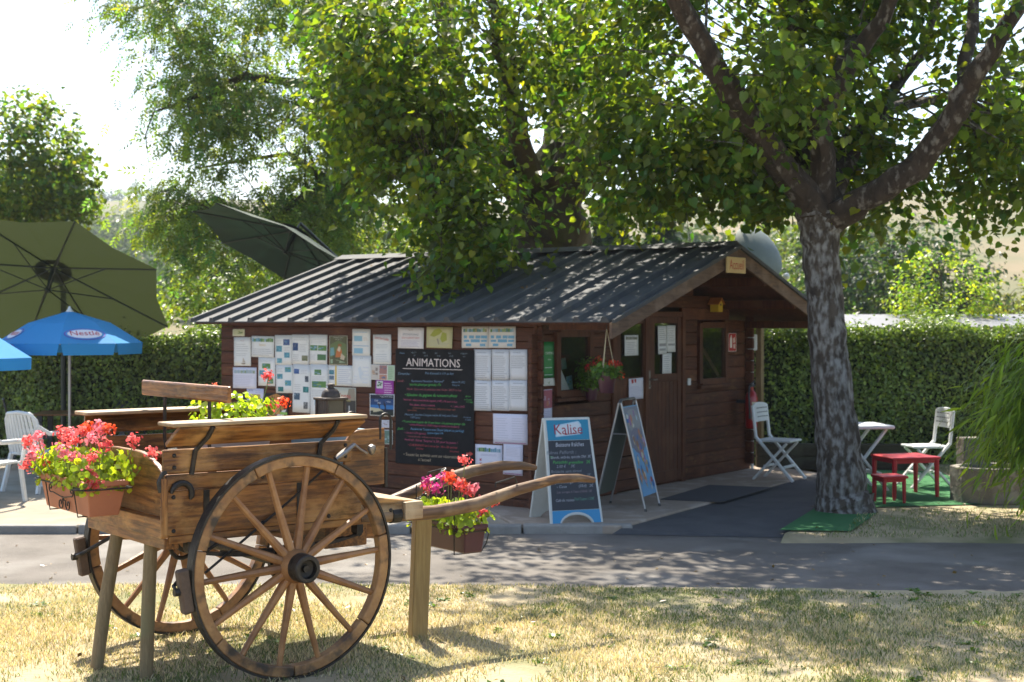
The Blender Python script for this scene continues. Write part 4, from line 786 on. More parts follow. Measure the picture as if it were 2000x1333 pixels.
# shafts
for y, pts in ((.03, [(700, 1012), (770, 1006), (848, 1001), (929, 986), (1010, 957), (1085, 936), (1130, 934), (1160, 938)]), (.86, [(690, 1000), (760, 982), (836, 949), (920, 921), (980, 910), (1020, 910), (1046, 914)])):
    P = [cpt(px, py, y) for px, py in pts]; n = len(P)
    m = MB(); m.tube(P, [.036, .04, .041, .039, .034, .029, .026, .018][:n - 1] + [.018], 12); sh = m.build('shaft', wood('shaft_wood', (.17, .095, .05), (.085, .045, .024), (.24, .16, .09), 0, rough=.45, aged=.8), cart, smooth=True)
    m = MB(); m.lathe([(.043, -.03), (.046, -.03), (.046, .03), (.043, .03)], 14, Matrix.Translation(P[1]) @ Matrix.Rotation(R(90), 4, 'Y')); m.build('shaft_band', IRON, sh)
    q_ = Vector(cpt(*((1005, 947) if y < .5 else (862, 930)), y)); r_ = Vector(cpt(*((968, 962) if y < .5 else (836, 940)), y))
    m = MB(); m.tube([r_ + Vector((0, 0, .03)), r_ + Vector((0, 0, .055)), q_ + Vector((0, 0, .045)), q_ + Vector((.015, 0, .01))], .007, 6); m.build('shaft_staple', IRON, sh, smooth=True)
a = Vector(cpt(866, 930, .84)) + Vector((0, 0, .04)); b = Vector(cpt(785, 990, .70))
for i in range(15):
    t = i / 14; c = a.lerp(b, t) - Vector((0, 0, .05 * math.sin(math.pi * t))); d = (b - a).normalized(); e = Vector((0, 0, 1)) if i % 2 else d.cross(Vector((0, 0, 1))).normalized()
    m = MB(); m.tube([c + d * .022 * math.cos(x) + e * .012 * math.sin(x) for x in np.linspace(0, 2 * math.pi, 11)], .0045, 5, cap=False); m.build('chain_link', IRON, cart, smooth=True)
# prop legs under the tail
for (b_, t_) in (((-.61, .31), (-.6, .27)), ((-.74, .66), (-.6, .70))):
    m = MB(); m.tube([(b_[0], b_[1], -.03), (b_[0] * .6 + t_[0] * .4, b_[1] * .6 + t_[1] * .4, .33), (t_[0], t_[1], .735)], [.034, .036, .034], 10)
    m.build('prop_leg', pmat('grey_round_wood', (.27, .195, .10), (.18, .125, .06), scale=14, rough=.75, bump=.3, stretch=(6, 6, .8), c3=(.2, .165, .08), s3=4), cart, smooth=True)
# front prop post
pp = gp(815, 1247)
m = MB(); m.bar((0, 0, -.05), (.035, .02, .70), .10, .085, (0, 1, 0)); o = m.build('prop_post', wood('post_wood', (.36, .25, .10), (.27, .18, .07), (.3, .24, .11), 2, rough=.75), None, pp, R(20), bevel=.006); tag(o, 'square pale wooden post propping up the cart shaft', 'post')
# lantern on the dash
LA = thing('carriage_lantern', 'rusty square carriage lantern with domed top on the cart dash', 'lantern'); LA.matrix_world = Matrix.Translation(P0) @ Matrix.Rotation(TH_, 4, 'Z') @ Matrix.Translation((.67, .60, 1.262))
LM = pmat('rusty_tin', (.10, .075, .055), (.05, .04, .035), scale=18, rough=.5, metal=.5, bump=.3, bscale=40)
m = MB(); 
for x in (-.06, .06):
    for y in (-.06, .06): m.bb((x - .008, y - .008, .02), (x + .008, y + .008, .13))
m.bb((-.072, -.072, 0), (.072, .072, .02)); m.bb((-.01, -.01, -.03), (.01, .01, 0)); m.bb((-.076, -.076, .13), (.076, .076, .145)); m.build('lantern_frame', LM, LA, bevel=.003)
for i in range(4):
    m = MB(); m.bb((-.051, -.0015, .021), (.051, .0015, .129)); o = m.build('pane', LM if i % 2 else pmat('smoky_glass_%d' % i, (.09, .08, .06), rough=.15), LA); a = i * math.pi / 2; o.rotation_euler = (0, 0, a); o.location = (.06 * math.sin(a), -.06 * math.cos(a), 0)
m = MB(); m.lathe([(.056, .145), (.056, .155), (.05, .178), (.035, .195), (.018, .2), (.018, .212), (.026, .216), (.02, .224), (.001, .226)], 20); m.build('lantern_top', LM, LA, smooth=True)
# terracotta planter on the tail
CORAL = (.70, .12, .11); PINK = (.72, .22, .26); ORNG = (.68, .09, .015); MAG = (.5, .02, .22)
MCART = Matrix.Translation(P0) @ Matrix.Rotation(TH_, 4, 'Z')
PT = thing('flower_trough', 'terracotta trough of coral geraniums hung on the cart tail', 'planter'); PT.matrix_world = MCART @ Matrix.Translation((-.80, .70, .85)) @ Matrix.Rotation(R(90), 4, 'Z')
TERR = pmat('terracotta_plastic', (.46, .17, .085), (.40, .14, .07), scale=4, rough=.6, bump=.05, bscale=80)
troughmesh(.70, .23, .185, flare=.035).build('trough', TERR, PT, bevel=.006, seg=2)
MB().bb((-.32, -.09, .14), (.32, .09, .155)).build('soil', SOIL, PT)
m = MB(); z_ = .145
m.tube([(-.37, .2, z_ + .01), (-.37, .118, z_), (-.37, .122, z_), (.37, .122, z_), (.37, -.122, z_), (-.37, -.122, z_), (-.37, .118, z_)], .005, 6)
for x in (-.2, .2): m.tube([(x, .124, z_), (x, .10, -.008), (x, -.10, -.008), (x, -.124, z_)], .004, 6)
fy = lambda z: .075 + .035 * min(1, z / .15) + .012
def spiral(cx, cz, r0, a0, da): return [(cx + r0 * (1 - .8 * k / 15) * math.cos(a0 + da * k / 15), fy(cz), cz + r0 * (1 - .8 * k / 15) * math.sin(a0 + da * k / 15)) for k in range(16)]
for sx in (-1, 1):
    m.tube([(0, fy(.075), .08), (sx * .01, fy(.06), .06)] + spiral(sx * .052, .04, .036, R(150) if sx > 0 else R(30), -sx * R(-430)), .0035, 5)
    m.tube([(0, fy(.075), .075), (sx * .06, fy(.08), .082), (sx * .13, fy(.09), .092)] + spiral(sx * .15, .118, .026, R(-90), sx * R(400)), .0035, 5)
m.build('wire_holder', IRON, PT, smooth=True)
heads = [(-.3, .06, .2, CORAL), (-.26, -.02, .26, CORAL), (-.34, .1, .11, CORAL), (-.18, .02, .3, PINK), (-.1, -.06, .33, PINK), (.0, .0, .32, CORAL), (.08, -.05, .34, ORNG), (.12, .03, .28, CORAL), (.2, -.02, .29, PINK), (-.2, .12, .2, PINK), (-.12, .14, .22, PINK), (-.36, .08, .05, CORAL), (.25, .1, .13, CORAL), (.34, -.05, .28, CORAL), (.02, -.1, .36, PINK), (-.05, .06, .27, CORAL), (.18, -.1, .34, ORNG), (.33, .02, .12, PINK), (.14, .06, .23, PINK), (-.15, -.08, .35, ORNG), (.36, .17, .10, CORAL), (.39, .1, .2, PINK), (.3, .19, .25, CORAL), (.2, .2, .18, PINK), (-.4, -.12, .3, CORAL), (-.44, -.2, .22, CORAL), (.1, .2, .3, PINK), (.3, .0, .3, CORAL)]
geranium(PT, 0, 0, .13, .34, .13, .2, 520, heads)
# grey trough on the far side of the seat
P2 = thing('flower_trough', 'pale grey trough of coral geraniums standing on the cart seat', 'planter'); P2.matrix_world = MCART @ Matrix.Translation((.05, .62, 1.125)) @ Matrix.Rotation(R(0), 4, 'Z')
troughmesh(.44, .2, .17).build('trough', pmat('grey_planter', (.42, .38, .34), (.33, .29, .25), scale=5, rough=.7), P2, bevel=.006); MB().bb((-.19, -.08, .12), (.19, .08, .14)).build('soil', SOIL, P2)
geranium(P2, 0, 0, .13, .2, .1, .2, 230, [(.22, .0, .33, CORAL), (.30, -.02, .15, ORNG), (.26, .05, .12, CORAL), (-.14, -.03, .2, ORNG), (-.1, .06, .24, ORNG)])
# purple trough under the shafts
P3 = thing('flower_trough', 'purple trough of mixed geraniums hanging under the cart shafts', 'planter'); P3.matrix_world = MCART @ Matrix.Translation((1.38, .40, .475)) @ Matrix.Rotation(R(90), 4, 'Z')
PUR = pmat('purple_plastic', (.07, .018, .03), (.055, .014, .025), scale=5, rough=.35)
troughmesh(.58, .18, .17, flare=.025).build('trough', PUR, P3, bevel=.006); MB().bb((-.25, -.07, .12), (.25, .07, .14)).build('soil', SOIL, P3)
m = MB(); m.tube([(-.29, .09, .13), (.29, .09, .13), (.29, -.095, .13), (-.29, -.095, .13), (-.29, .09, .13)], .004, 5)
for x in (-.2, .2): m.tube([(x, .1, .37), (x, .1, -.01), (x, -.1, -.01), (x, -.14, .04), (x, -.16, .1), (x, -.13, .11)], .004, 5)
m.build('wire_holder', IRON, P3, smooth=True)
geranium(P3, 0, 0, .12, .27, .1, .17, 380, [(.2, .02, .3, MAG), (.24, .0, .26, CORAL), (.08, -.02, .33, MAG), (.1, .02, .26, MAG), (0, 0, .36, ORNG), (-.06, .02, .35, ORNG), (-.12, -.02, .3, ORNG), (-.16, .03, .32, CORAL), (-.2, 0, .27, CORAL), (-.1, -.05, .48, CORAL), (-.28, -.12, .2, CORAL), (-.27, -.06, .13, CORAL), (-.24, -.02, .3, PINK)])

# hanging pot and window box flowers at the cabin
hx, hz = gab(1186, 648); px_, pz = gab(1186, 768)
HP = thing('hanging_pot', 'purple hanging pot of red geraniums on pale cords', 'hanging pot'); HP.matrix_world = Matrix.Translation(C0 + S * (-.1) + LV * (-.97) + Vector((0, 0, 0)))
q_ = at(1185, 768, (C0 + S * (-.1) - LV * .97).y); HP.location = (q_.x, q_.y, q_.z)
m = MB(); m.lathe([(.06, 0), (.064, .005), (.085, .15), (.09, .15), (.09, .165), (.078, .165), (.07, .13)], 20); m.build('pot', PUR, HP, smooth=True)
for a in (0, 2.1, 4.2):
    m = MB(); m.tube([(.085 * math.cos(a), .085 * math.sin(a), .16), (0, 0, .60)], .004, 5); m.build('cord', flat((.4, .33, .2)), HP)
m = MB(); m.tube([(0, 0, .59), (0, 0, .66)], .005, 5); m.build('hook', IRON, HP)
geranium(HP, 0, 0, .15, .12, .1, .11, 160, [(.1, 0, .12, (.5, .03, .01)), (.04, .03, .14, ORNG), (.13, -.02, .02, ORNG)], leafc=(.07, .14, .03))
wx, wz = gab(1140, 770)
WB = thing('window_plant', 'bushy red geranium on the sill of the left cabin window', 'plant'); WB.matrix_world = MC @ Matrix.Translation((wx - .06, -.13, OW1[2] - .05))
m = MB(); m.lathe([(.05, 0), (.065, .10), (.07, .10), (.07, .115), (.06, .115), (.055, .08)], 16); m.build('pot', PUR, WB, smooth=True)
geranium(WB, 0, 0, .1, .12, .11, .33, 260, [(-.14, -.05, .27, (.55, .03, .01)), (-.08, -.08, .31, (.55, .03, .01)), (.02, -.08, .36, ORNG), (.1, -.05, .22, ORNG)], leafc=(.08, .15, .03))

# ------------------------------------------------------------------ A-boards
KB = thing('chalk_sign', 'white framed folding chalk sign with blue header and price list', 'sign', gp(1105, 1020, 0), R(20))
WF = pmat('white_frame', (.62, .62, .58), (.55, .55, .5), scale=8, rough=.5)
def leafboard(parent, w, h, sgn, front):
    o = MB(); arc = [(.30 * w * math.cos(a), .10 * h * math.sin(a)) for a in np.linspace(0, math.pi, 13)]
    poly = [(-w / 2, 0)] + [(x, y) for x, y in arc[::-1]] + [(w / 2, 0), (w / 2 - .03, h), (-w / 2 + .03, h)]
    o.prism(poly, .025, (0, .0125, 0), (1, 0, 0), (0, 0, 1)); b = o.build('frame', WF, parent, bevel=.006)
    b.rotation_euler = (R(-15) * sgn, 0, 0); b.location = (0, -.27 * sgn, 0); 
    return b
w, h = .52, 1.0
fr = leafboard(KB, w, h, 1, True); bk = leafboard(KB, w, h, -1, False)
def fpanel(name, poly, y, c, parent): 
    m = MB(); m.add([(p[0], y, p[1]) for p in poly], [tuple(range(len(poly)))]); return m.build(name, flat(c, .5), parent)
i_ = .022
fpanel('header_panel', [(-w / 2 + .028 + .025, h * .79), (w / 2 - .028 - .025, h * .79), (w / 2 - .03 - i_, h - i_), (-w / 2 + .03 + i_, h - i_)], -.0145, (.012, .22, .36), fr)
fpanel('slate_panel', [(-w / 2 + i_ + .006, h * .145), (w / 2 - i_ - .006, h * .145), (w / 2 - .0515, h * .787), (-w / 2 + .0515, h * .787)], -.0145, (.018, .02, .028), fr)
arc = [(.33 * w * math.cos(a), .125 * h * math.sin(a)) for a in np.linspace(0.12, math.pi - .12, 13)]
fpanel('foot_panel', [(-w / 2 + i_, .02)] + arc[::-1] + [(w / 2 - i_, .02), (w / 2 - i_ - .006, h * .142), (-w / 2 + i_ + .006, h * .142)], -.0145, (.03, .25, .48), fr)
FXZ = lambda x, z: Matrix.Translation((x, -.017, z)) @ XZ
m = MB(); m.add([(x, -.0155, z) for x, z in ((-.13, .82), (.12, .84), (.135, .93), (.11, .965), (-.02, .945), (-.12, .93))], [tuple(range(6))]); m.build('logo_patch', flat((.45, .62, .72), .5), fr)
m = MB(); m.add([(x, -.0162, z) for x, z in ((-.115, .83), (.105, .85), (.12, .925), (.10, .955), (-.02, .935), (-.105, .915))], [tuple(range(6))]); m.build('logo_patch', flat((.62, .66, .68), .5), fr)
MB().text('Kalise', .135, FXZ(.0, .885), maxw=.28).build('lettering', flat((.33, .015, .035)), fr)
m = MB(); m.add([(x, -.017, z) for x, z in ((-.04, .836), (.1, .848), (.1, .854), (-.04, .844))], [(0, 1, 2, 3)]); m.build('underline', flat((.33, .015, .035)), fr)
CH = (.45, .45, .48)
for z, x, hh, s_, c, mw in ((.745, -.0, .055, 'Boissons fraîches', (.6, .6, .64), .28), (.675, -.09, .045, 'Bières Pelforth :', (.25, .26, .28), .3), (.63, .0, .036, 'Blonde, ambrée, spéciale 33cl  3€', CH, .40), (.635, -.19, .03, 'les', GR, .05), (.585, -.11, .04, 'Panachés', GR, .15), (.58, .08, .04, 'grenadine   2€', GR, .22), (.545, -.06, .035, '2.50 €     3€', (.35, .35, .38), .26), (.50, -.06, .04, 'Boissons sans alcool', (.25, .26, .28), .3), (.46, .16, .03, '2€', (.3, .3, .3), .08), (.40, -.1, .036, '- Jus d\'orange', CH, .2), (.40, .12, .034, '(25cl)   2€', (.3, .3, .32), .18), (.36, -.12, .036, '- Coca', CH, .1), (.36, .12, .034, '(33cl)   2€', CH, .18), (.31, 0, .032, 'Les sirops à l\'eau (33cl) 1€', (.28, .2, .22), .36), (.235, -.1, .036, 'Café de maison', CH, .18), (.24, .09, .036, 'Thé/Tisane 1.50€', (.12, .3, .2), .2)):
    MB().text(s_, hh, FXZ(x, z), shear=.2, maxw=mw).build('text_line', flat(c), fr)
# metal swing sign with ice cream poster
SG = thing('poster_stand', 'tall narrow metal folding stand with a blue ice cream poster', 'sign', Vector((1.14, 14.03, .025)), R(67))
MET = pmat('grey_metal', (.35, .35, .36), rough=.35, metal=.8); w, h = .46, 1.1
for sgn, nm in ((1, 'front_frame'), (-1, 'back_frame')):
    m = MB(); m.tube([(-w / 2, 0, 0), (-w / 2, 0, h - .03), (-w / 2 + .03, 0, h), (w / 2 - .03, 0, h), (w / 2, 0, h - .03), (w / 2, 0, 0)], .011, 8)
    f = m.build(nm, MET, SG, smooth=True); f.rotation_euler = (R(-13.5) * sgn, 0, 0); f.location = (0, -.26 * sgn, 0)
    for x in (-w / 2, w / 2): m = MB(); m.lathe([(.013, 0), (.013, .03)], 8, Matrix.Translation((x, 0, -.004))); m.build('foot_cap', BLK, f)
    m = MB(); m.bb((-w / 2 + .008, -.004, .14), (w / 2 - .008, .004, h - .07)); m.build('poster_panel' if sgn > 0 else 'back_panel', flat((.16, .36, .58), .4) if sgn > 0 else flat((.10, .11, .085), .6), f)
    if sgn > 0: ff = f
for x in (-w / 2, w / 2): MB().tube([(x, -.09, .74), (x, .09, .74)], .006, 6).build('spreader', MET, SG)
y_ = -.0055
def blob(cx, cz, rx, rz, c, name='picture', y=None, n=14):
    m = MB(); m.add([(cx + rx * math.cos(a), y if y is not None else y_, cz + rz * math.sin(a)) for a in np.linspace(0, 2 * math.pi, n, endpoint=False)], [tuple(range(n))]); return m.build(name, flat(c, .45), ff)
m = MB(); m.add([(-.21, y_, .62), (.21, y_, .62), (.21, y_, 1.02), (-.21, y_, 1.02)], [(0, 1, 2, 3)]); m.build('picture', flat((.22, .22, .26), .45), ff)
blob(0, .88, .2, .12, (.3, .29, .30), y=-.0062); blob(.0, .68, .2, .13, (.2, .18, .24), y=-.0064)
for i in range(46):
    cx, cz = rnd.uniform(-.19, .19), rnd.uniform(.18, 1.0)
    if rnd.random() < .4:
        m = MB(); a = rnd.uniform(-.5, .5); d = Vector((math.sin(a), 0, math.cos(a))); e = Vector((math.cos(a), 0, -math.sin(a))); p = Vector((cx, -.0075 - i * .00003, cz)); l = rnd.uniform(.05, .09)
        m.add([p - d * l, p + e * l * .35 + d * .0, p - e * l * .35], [(0, 1, 2)]); m.build('picture', flat(rnd.choice([(.42, .25, .1), (.5, .33, .14)]), .45), ff); blob(cx, cz + .015, l * .38, l * .4, rnd.choice([(.6, .55, .45), (.45, .3, .45), (.5, .2, .12), (.3, .14, .07)]), y=-.0078 - i * .00003)
    else: blob(cx, cz, rnd.uniform(.012, .04), rnd.uniform(.02, .05), rnd.choice([(.5, .6, .66), (.5, .22, .08), (.55, .42, .12), (.03, .14, .4), (.3, .14, .32), (.6, .58, .52), (.42, .08, .06)]), y=-.007 - i * .00003)

# ------------------------------------------------------------------ white resin furniture, red table
def fold_chair(label, loc, rz):
    t = thing('folding_chair', label, 'chair', loc, rz, 'white folding garden chairs')
    for s_ in (-1, 1):
        y = .205 * s_
        m = MB(); pts = [(-.235, y, .86), (-.19, y, .48), (.26, y, .0)]
        m.bar(pts[0], pts[1], .028, .045, (0, 1, 0)); m.bar((-.195, y, .50), pts[2], .028, .05, (0, 1, 0)); m.build('leg', PLW, t, bevel=.007, seg=2)
        m = MB(); y2 = y - .032 * s_; m.bar((.17, y2, .43), (-.24, y2, 0), .026, .045, (0, 1, 0)); m.build('leg', PLW, t, bevel=.007, seg=2)
    m = MB()
    vs = []; n = 6
    for j, (z0, x0) in enumerate(((.665, -.215), (.87, -.24))):
        for i in range(n + 1):
            u = i / n * 2 - 1; vs.append((x0 - .02 * (1 - u * u), .19 * u, z0 + (.02 * (1 - u * u) if j else 0)))
    vs2 = [(v[0] + .022, v[1], v[2]) for v in vs]; k = n + 1; N2 = 2 * k
    fs = [(i, i + 1, k + i + 1, k + i) for i in range(n)] + [(N2 + k + i, N2 + k + i + 1, N2 + i + 1, N2 + i) for i in range(n)]
    fs += [(i + 1, i, N2 + i, N2 + i + 1) for i in range(n)] + [(k + i, k + i + 1, N2 + k + i + 1, N2 + k + i) for i in range(n)] + [(0, k, N2 + k, N2), (k + n, n, N2 + n, N2 + k + n)]
    m.add(vs + vs2, fs); bk = m.build('backrest', PLW, t, bevel=.005)
    for i in range(3):
        m = MB(); 
        for u0 in np.linspace(-.8, .6, 6): m.add([(x, .19 * uu, z) for (uu, x, z) in ((u0, -.2 - .02 * (1 - u0 * u0) + .014 - .006 * i, .72 + .05 * i), (u0 + .24, -.2 - .02 * (1 - (u0 + .24) ** 2) + .014 - .006 * i, .72 + .05 * i), (u0 + .24, -.2 - .02 * (1 - (u0 + .24) ** 2) + .0135 - .006 * i, .73 + .05 * i), (u0, -.2 - .02 * (1 - u0 * u0) + .0135 - .006 * i, .73 + .05 * i))], [(0, 1, 2, 3)])
        m.build('slot', flat((.1, .1, .1)), bk)
    m = MB(); m.bb((-.2, -.185, .44), (.22, .185, .468)); st = m.build('seat', PLW, t, bevel=.012, seg=3)
    m = MB(); m.bb((.12, -.17, .14), (.15, .17, .17)); m.build('stretcher', PLW, t, bevel=.005); m = MB(); m.bb((-.13, -.14, .14), (-.10, .14, .17)); m.build('stretcher', PLW, t, bevel=.005)
    return t
fold_chair('white folding chair standing alone on the concrete by the cabin corner', gp(1520, 936, .025), R(-32))
fold_chair('white folding chair behind the red children table', gp(1808, 950), R(188))
tb = thing('folding_table', 'white folding table half hidden behind the linden trunk', 'table', gp(1672, 955), R(8))
MB().bb((-.33, -.3, .68), (.33, .3, .72)).build('table_top', PLW, tb, bevel=.015, seg=3)
for y in (-.22, .22):
    for a, b in ((-.27, .27), (.27, -.27)):
        m = MB(); m.bar((a, y + (.02 if a < 0 else -.02), 0), (b, y + (.02 if a < 0 else -.02), .678), .028, .045, (0, 1, 0)); m.build('leg', PLW, tb, bevel=.006)
for x in (-.2, .2): MB().bb((x - .02, -.2, .16), (x + .02, .2, .2)).build('stretcher', PLW, tb, bevel=.005)
REDP = pmat('red_plastic', (.46, .014, .025), (.38, .012, .02), scale=6, rough=.4)
def kid(name, label, cat, loc, rz, w, d, h, lw):
    t = thing(name, label, cat, loc, rz)
    MB().bb((-w / 2, -d / 2, h - .03), (w / 2, d / 2, h)).build('top', REDP, t, bevel=.012, seg=3)
    m = MB()
    for s_ in (-1, 1): m.bb((-w / 2 + .03, s_ * (d / 2 - .03) - .008, h - .065), (w / 2 - .03, s_ * (d / 2 - .03) + .008, h - .031)); m.bb((s_ * (w / 2 - .03) - .008, -d / 2 + .04, h - .064), (s_ * (w / 2 - .03) + .008, d / 2 - .04, h - .031))
    m.build('apron', REDP, t)
    for sx in (-1, 1):
        for sy in (-1, 1):
            m = MB(); x, y = sx * (w / 2 - .035), sy * (d / 2 - .035); m.tube([(x * 1.02, y * 1.02, 0), (x, y, h - .031)], [lw * .75, lw], 8); m.build('leg', REDP, t, smooth=True)
kid('children_table', 'small red plastic children table beside the linden', 'table', gp(1768, 968), R(14), .56, .5, .43, .028)
kid('children_stool', 'low red plastic children stool in front of the red table', 'stool', gp(1737, 982), R(14), .29, .27, .285, .022)
# stone trough with post
STONE = pmat('old_stone', (.22, .19, .15), (.14, .12, .095), scale=5, rough=.9, bump=.7, bscale=22, c3=(.28, .26, .21), s3=9)
ST = thing('stone_trough', 'low octagonal stone trough with a square stone pillar beside the bamboo', 'trough', gp(1938, 978), R(10))
oc = lambda r: [(r * math.cos(R(22.5 + 45 * i)), r * .8 * math.sin(R(22.5 + 45 * i))) for i in range(8)]
m = MB(); a = oc(.44); b = oc(.35); vs = [(x, y, 0) for x, y in a] + [(x, y, .36) for x, y in a] + [(x, y, .36) for x, y in b] + [(x, y, .26) for x, y in b]
m.add(vs, [(i + 8 * j, (i + 1) % 8 + 8 * j, (i + 1) % 8 + 8 * (j + 1), i + 8 * (j + 1)) for j in range(3) for i in range(8)] + [tuple(24 + i for i in range(8))]); m.build('basin', STONE, ST, bevel=.012, seg=2)
MB().bb((-.12, .36, 0), (.12, .56, .62)).build('pillar', STONE, ST, bevel=.015, seg=2)
m = MB(); m.add([(x * .99, y * .99, .30) for x, y in b], [tuple(range(8))]); m.build('water', pmat('dark_water', (.02, .025, .02), rough=.05), ST)
# timber sleepers by the hedge
SLW = wood('sleeper_wood', (.06, .05, .032), (.035, .028, .018), (.08, .075, .05), 0, rough=.85)
for i in range(2):
    o = MB().bb((0, 0, 0), (1.9, .12, .16)).build('timber_sleeper', SLW, None, (3.08, 17.92, .162 * i), R(-4), bevel=.012, seg=2); tag(o, ('lower' if i == 0 else 'upper') + ' dark timber edging beam under the hedge behind the lone chair', 'timber')
# post, meter box, globe lamp and dish by the corner
o = MB().bb((-.04, -.04, 0), (.04, .04, 2.0)).build('porch_post', wood('porch_wood', (.27, .19, .09), (.2, .13, .06), (.3, .22, .12), 2), None, (at(1484, 700, 18.0).x, 18.0, 0), CA, bevel=.005); tag(o, 'pale square timber post standing before the hedge', 'post')
mt = thing('meter_box', 'small white junction box on a pipe beside the cabin corner', 'box', (at(1466, 670, 17.75).x, 17.75, 0))
m = MB(); m.bb((-.075, -.05, 1.5), (.075, .05, 1.7)); m.build('housing', PLW, mt, bevel=.01); m = MB(); m.tube([(.02, 0, 0), (.02, 0, 1.52)], .018, 8); m.tube([(.02, .0, 1.7), (.02, 0, 1.95)], .014, 8); m.build('pipe', PLW, mt, smooth=True)
sd_ = thing('satellite_dish', 'large grey satellite dish rising behind the cabin roof', 'satellite dish', (at(1482, 505, 19.2).x, 19.2, 0))
Md = Matrix.Translation((0, 0, 2.80)) @ Matrix.Rotation(R(30), 4, 'Z') @ Matrix.Rotation(R(58), 4, 'X')
DG = pmat('dish_grey', (.16, .19, .17), (.13, .155, .14), scale=5, rough=.6)
m = MB(); m.M = Md @ Matrix.Diagonal((.95, 1.12, 1, 1)); m.lathe([(.001, .11), (.12, .10), (.24, .07), (.34, .02), (.38, -.01), (.38, 0.0), (.34, .032), (.24, .082), (.12, .112), (.001, .122)], 32); m.build('dish', DG, sd_, smooth=True)
m = MB(); m.tube([(0, .1, 0), (0, .1, 2.65)], .03, 8); m.build('mast', MET, sd_, smooth=True)
gl = thing('globe_lamp', 'small white globe lamp on a thin pole behind the cabin', 'lamp', (at(1536, 540, 19.5).x, 19.5, 0))
m = MB(); m.lathe([(.001, -.05), (.035, -.036), (.05, 0), (.035, .036), (.001, .05)], 16, Matrix.Translation((0, 0, 2.48))); m.build('globe', PLW, gl, smooth=True); m = MB(); m.tube([(0, 0, 0), (0, 0, 2.43)], .012, 6); m.build('pole', MET, gl)

# ------------------------------------------------------------------ parasols and terrace furniture
BLUEC = clothmat('blue_canopy', (.035, .30, .66), .3); VALC = clothmat('pale_lining', (.45, .58, .75), .3)
def parasol(label, loc, h, r, rot):
    t = thing('parasol', label, 'parasol', loc, rot, 'blue logo parasols on the terrace')
    n = 8; rings = [(.03, h), (.55 * r, h - .14), (.99 * r, h - .38)]
    m = MB(); vs = [(0, 0, h + .005)]
    for rr, z in rings[1:]: vs += [(rr * math.cos(2 * math.pi * k / n), rr * math.sin(2 * math.pi * k / n), z) for k in range(n)]
    fs = [(0, 1 + k, 1 + (k + 1) % n) for k in range(n)] + [(1 + k, 1 + n + k, 1 + n + (k + 1) % n, 1 + (k + 1) % n) for k in range(n)]
    m.add(vs, fs); cv = m.build('canopy', BLUEC, t)
    for k in range(n):
        a, b = 2 * math.pi * k / n, 2 * math.pi * (k + 1) / n; p = Vector((math.cos(a), math.sin(a), 0)) * r * .99; q_ = Vector((math.cos(b), math.sin(b), 0)) * r * .99; z = h - .382
        d = q_ - p
        m = MB(); m.add([tuple(p + d * .02 + Vector((0, 0, z))), tuple(p + d * .06 + Vector((0, 0, z - .13))), tuple(p + d * .94 + Vector((0, 0, z - .13))), tuple(q_ - d * .02 + Vector((0, 0, z)))], [(0, 1, 2, 3)])
        m.build('valance', BLUEC, cv)
        m = MB(); m.tube([(0, 0, h - .02), tuple(p * .98 + Vector((0, 0, z - .005)))], .005, 5); m.build('rib', PLW, t)
        if k % 2 == 0:                                             # logo on every second panel
            mid = (p + q_) / 2; rad = mid.normalized(); tng = Vector((-rad.y, rad.x, 0)); slope = Vector((0, 0, -.24)) + rad * (.44 * r * math.cos(R(22.5))); slope.normalize()
            o_ = rad * (.80 * r * math.cos(R(22.5))) + Vector((0, 0, h - .275)); nn = tng.cross(-slope); nn = nn if nn.z > 0 else -nn
            Ml = Matrix(((tng.x, -slope.x, nn.x, o_.x), (tng.y, -slope.y, nn.y, o_.y), (tng.z, -slope.z, nn.z, o_.z), (0, 0, 0, 1)))
            for rx, ry, c, e in ((.24, .115, (.10, .10, .45), .004), (.222, .1, (.05, .3, .62), .006), (.2, .085, (.75, .74, .78), .008)):
                m = MB(); m.M = Ml; m.add([(rx * math.cos(x), ry * math.sin(x), e) for x in np.linspace(0, 2 * math.pi, 28, endpoint=False)], [tuple(range(28))]); m.build('logo_patch', flat(c), cv)
            m = MB(); m.text('Nestlé', .13, Ml @ Matrix.Translation((0, .01, .010)), maxw=.34); m.build('lettering', flat((.5, .02, .04)), cv)
    m = MB(); m.tube([(0, 0, .02), (0, 0, h)], .018, 10); m.build('pole', MET, t, smooth=True)
    m = MB(); m.lathe([(.05, h - .012), (.02, h + .03), (.012, h + .055), (.001, h + .06)], 10); m.build('finial', PLW, t, smooth=True)
    m = MB(); m.lathe([(.24, 0), (.25, .02), (.23, .07), (.05, .09), (.04, .2), (.001, .2)], 20); m.build('base', BLK, t, smooth=True)
    return t
d1 = 17.0; parasol('blue parasol shading the terrace table behind the cart', (at(136, 0, d1).x, d1, 0), at(0, 608, d1).z, .86, R(10))
d2 = 15.7; parasol('blue parasol beside the white armchair on the terrace edge', (at(-92, 0, d2).x, d2, 0), at(0, 632, d2).z, .86, R(4))
GRC = clothmat('green_canopy', (.026, .034, .012), .36); GRC2 = clothmat('dark_green_canopy', (.012, .034, .02), .1); DARKM = pmat('dark_green_metal', (.012, .02, .015), rough=.5)
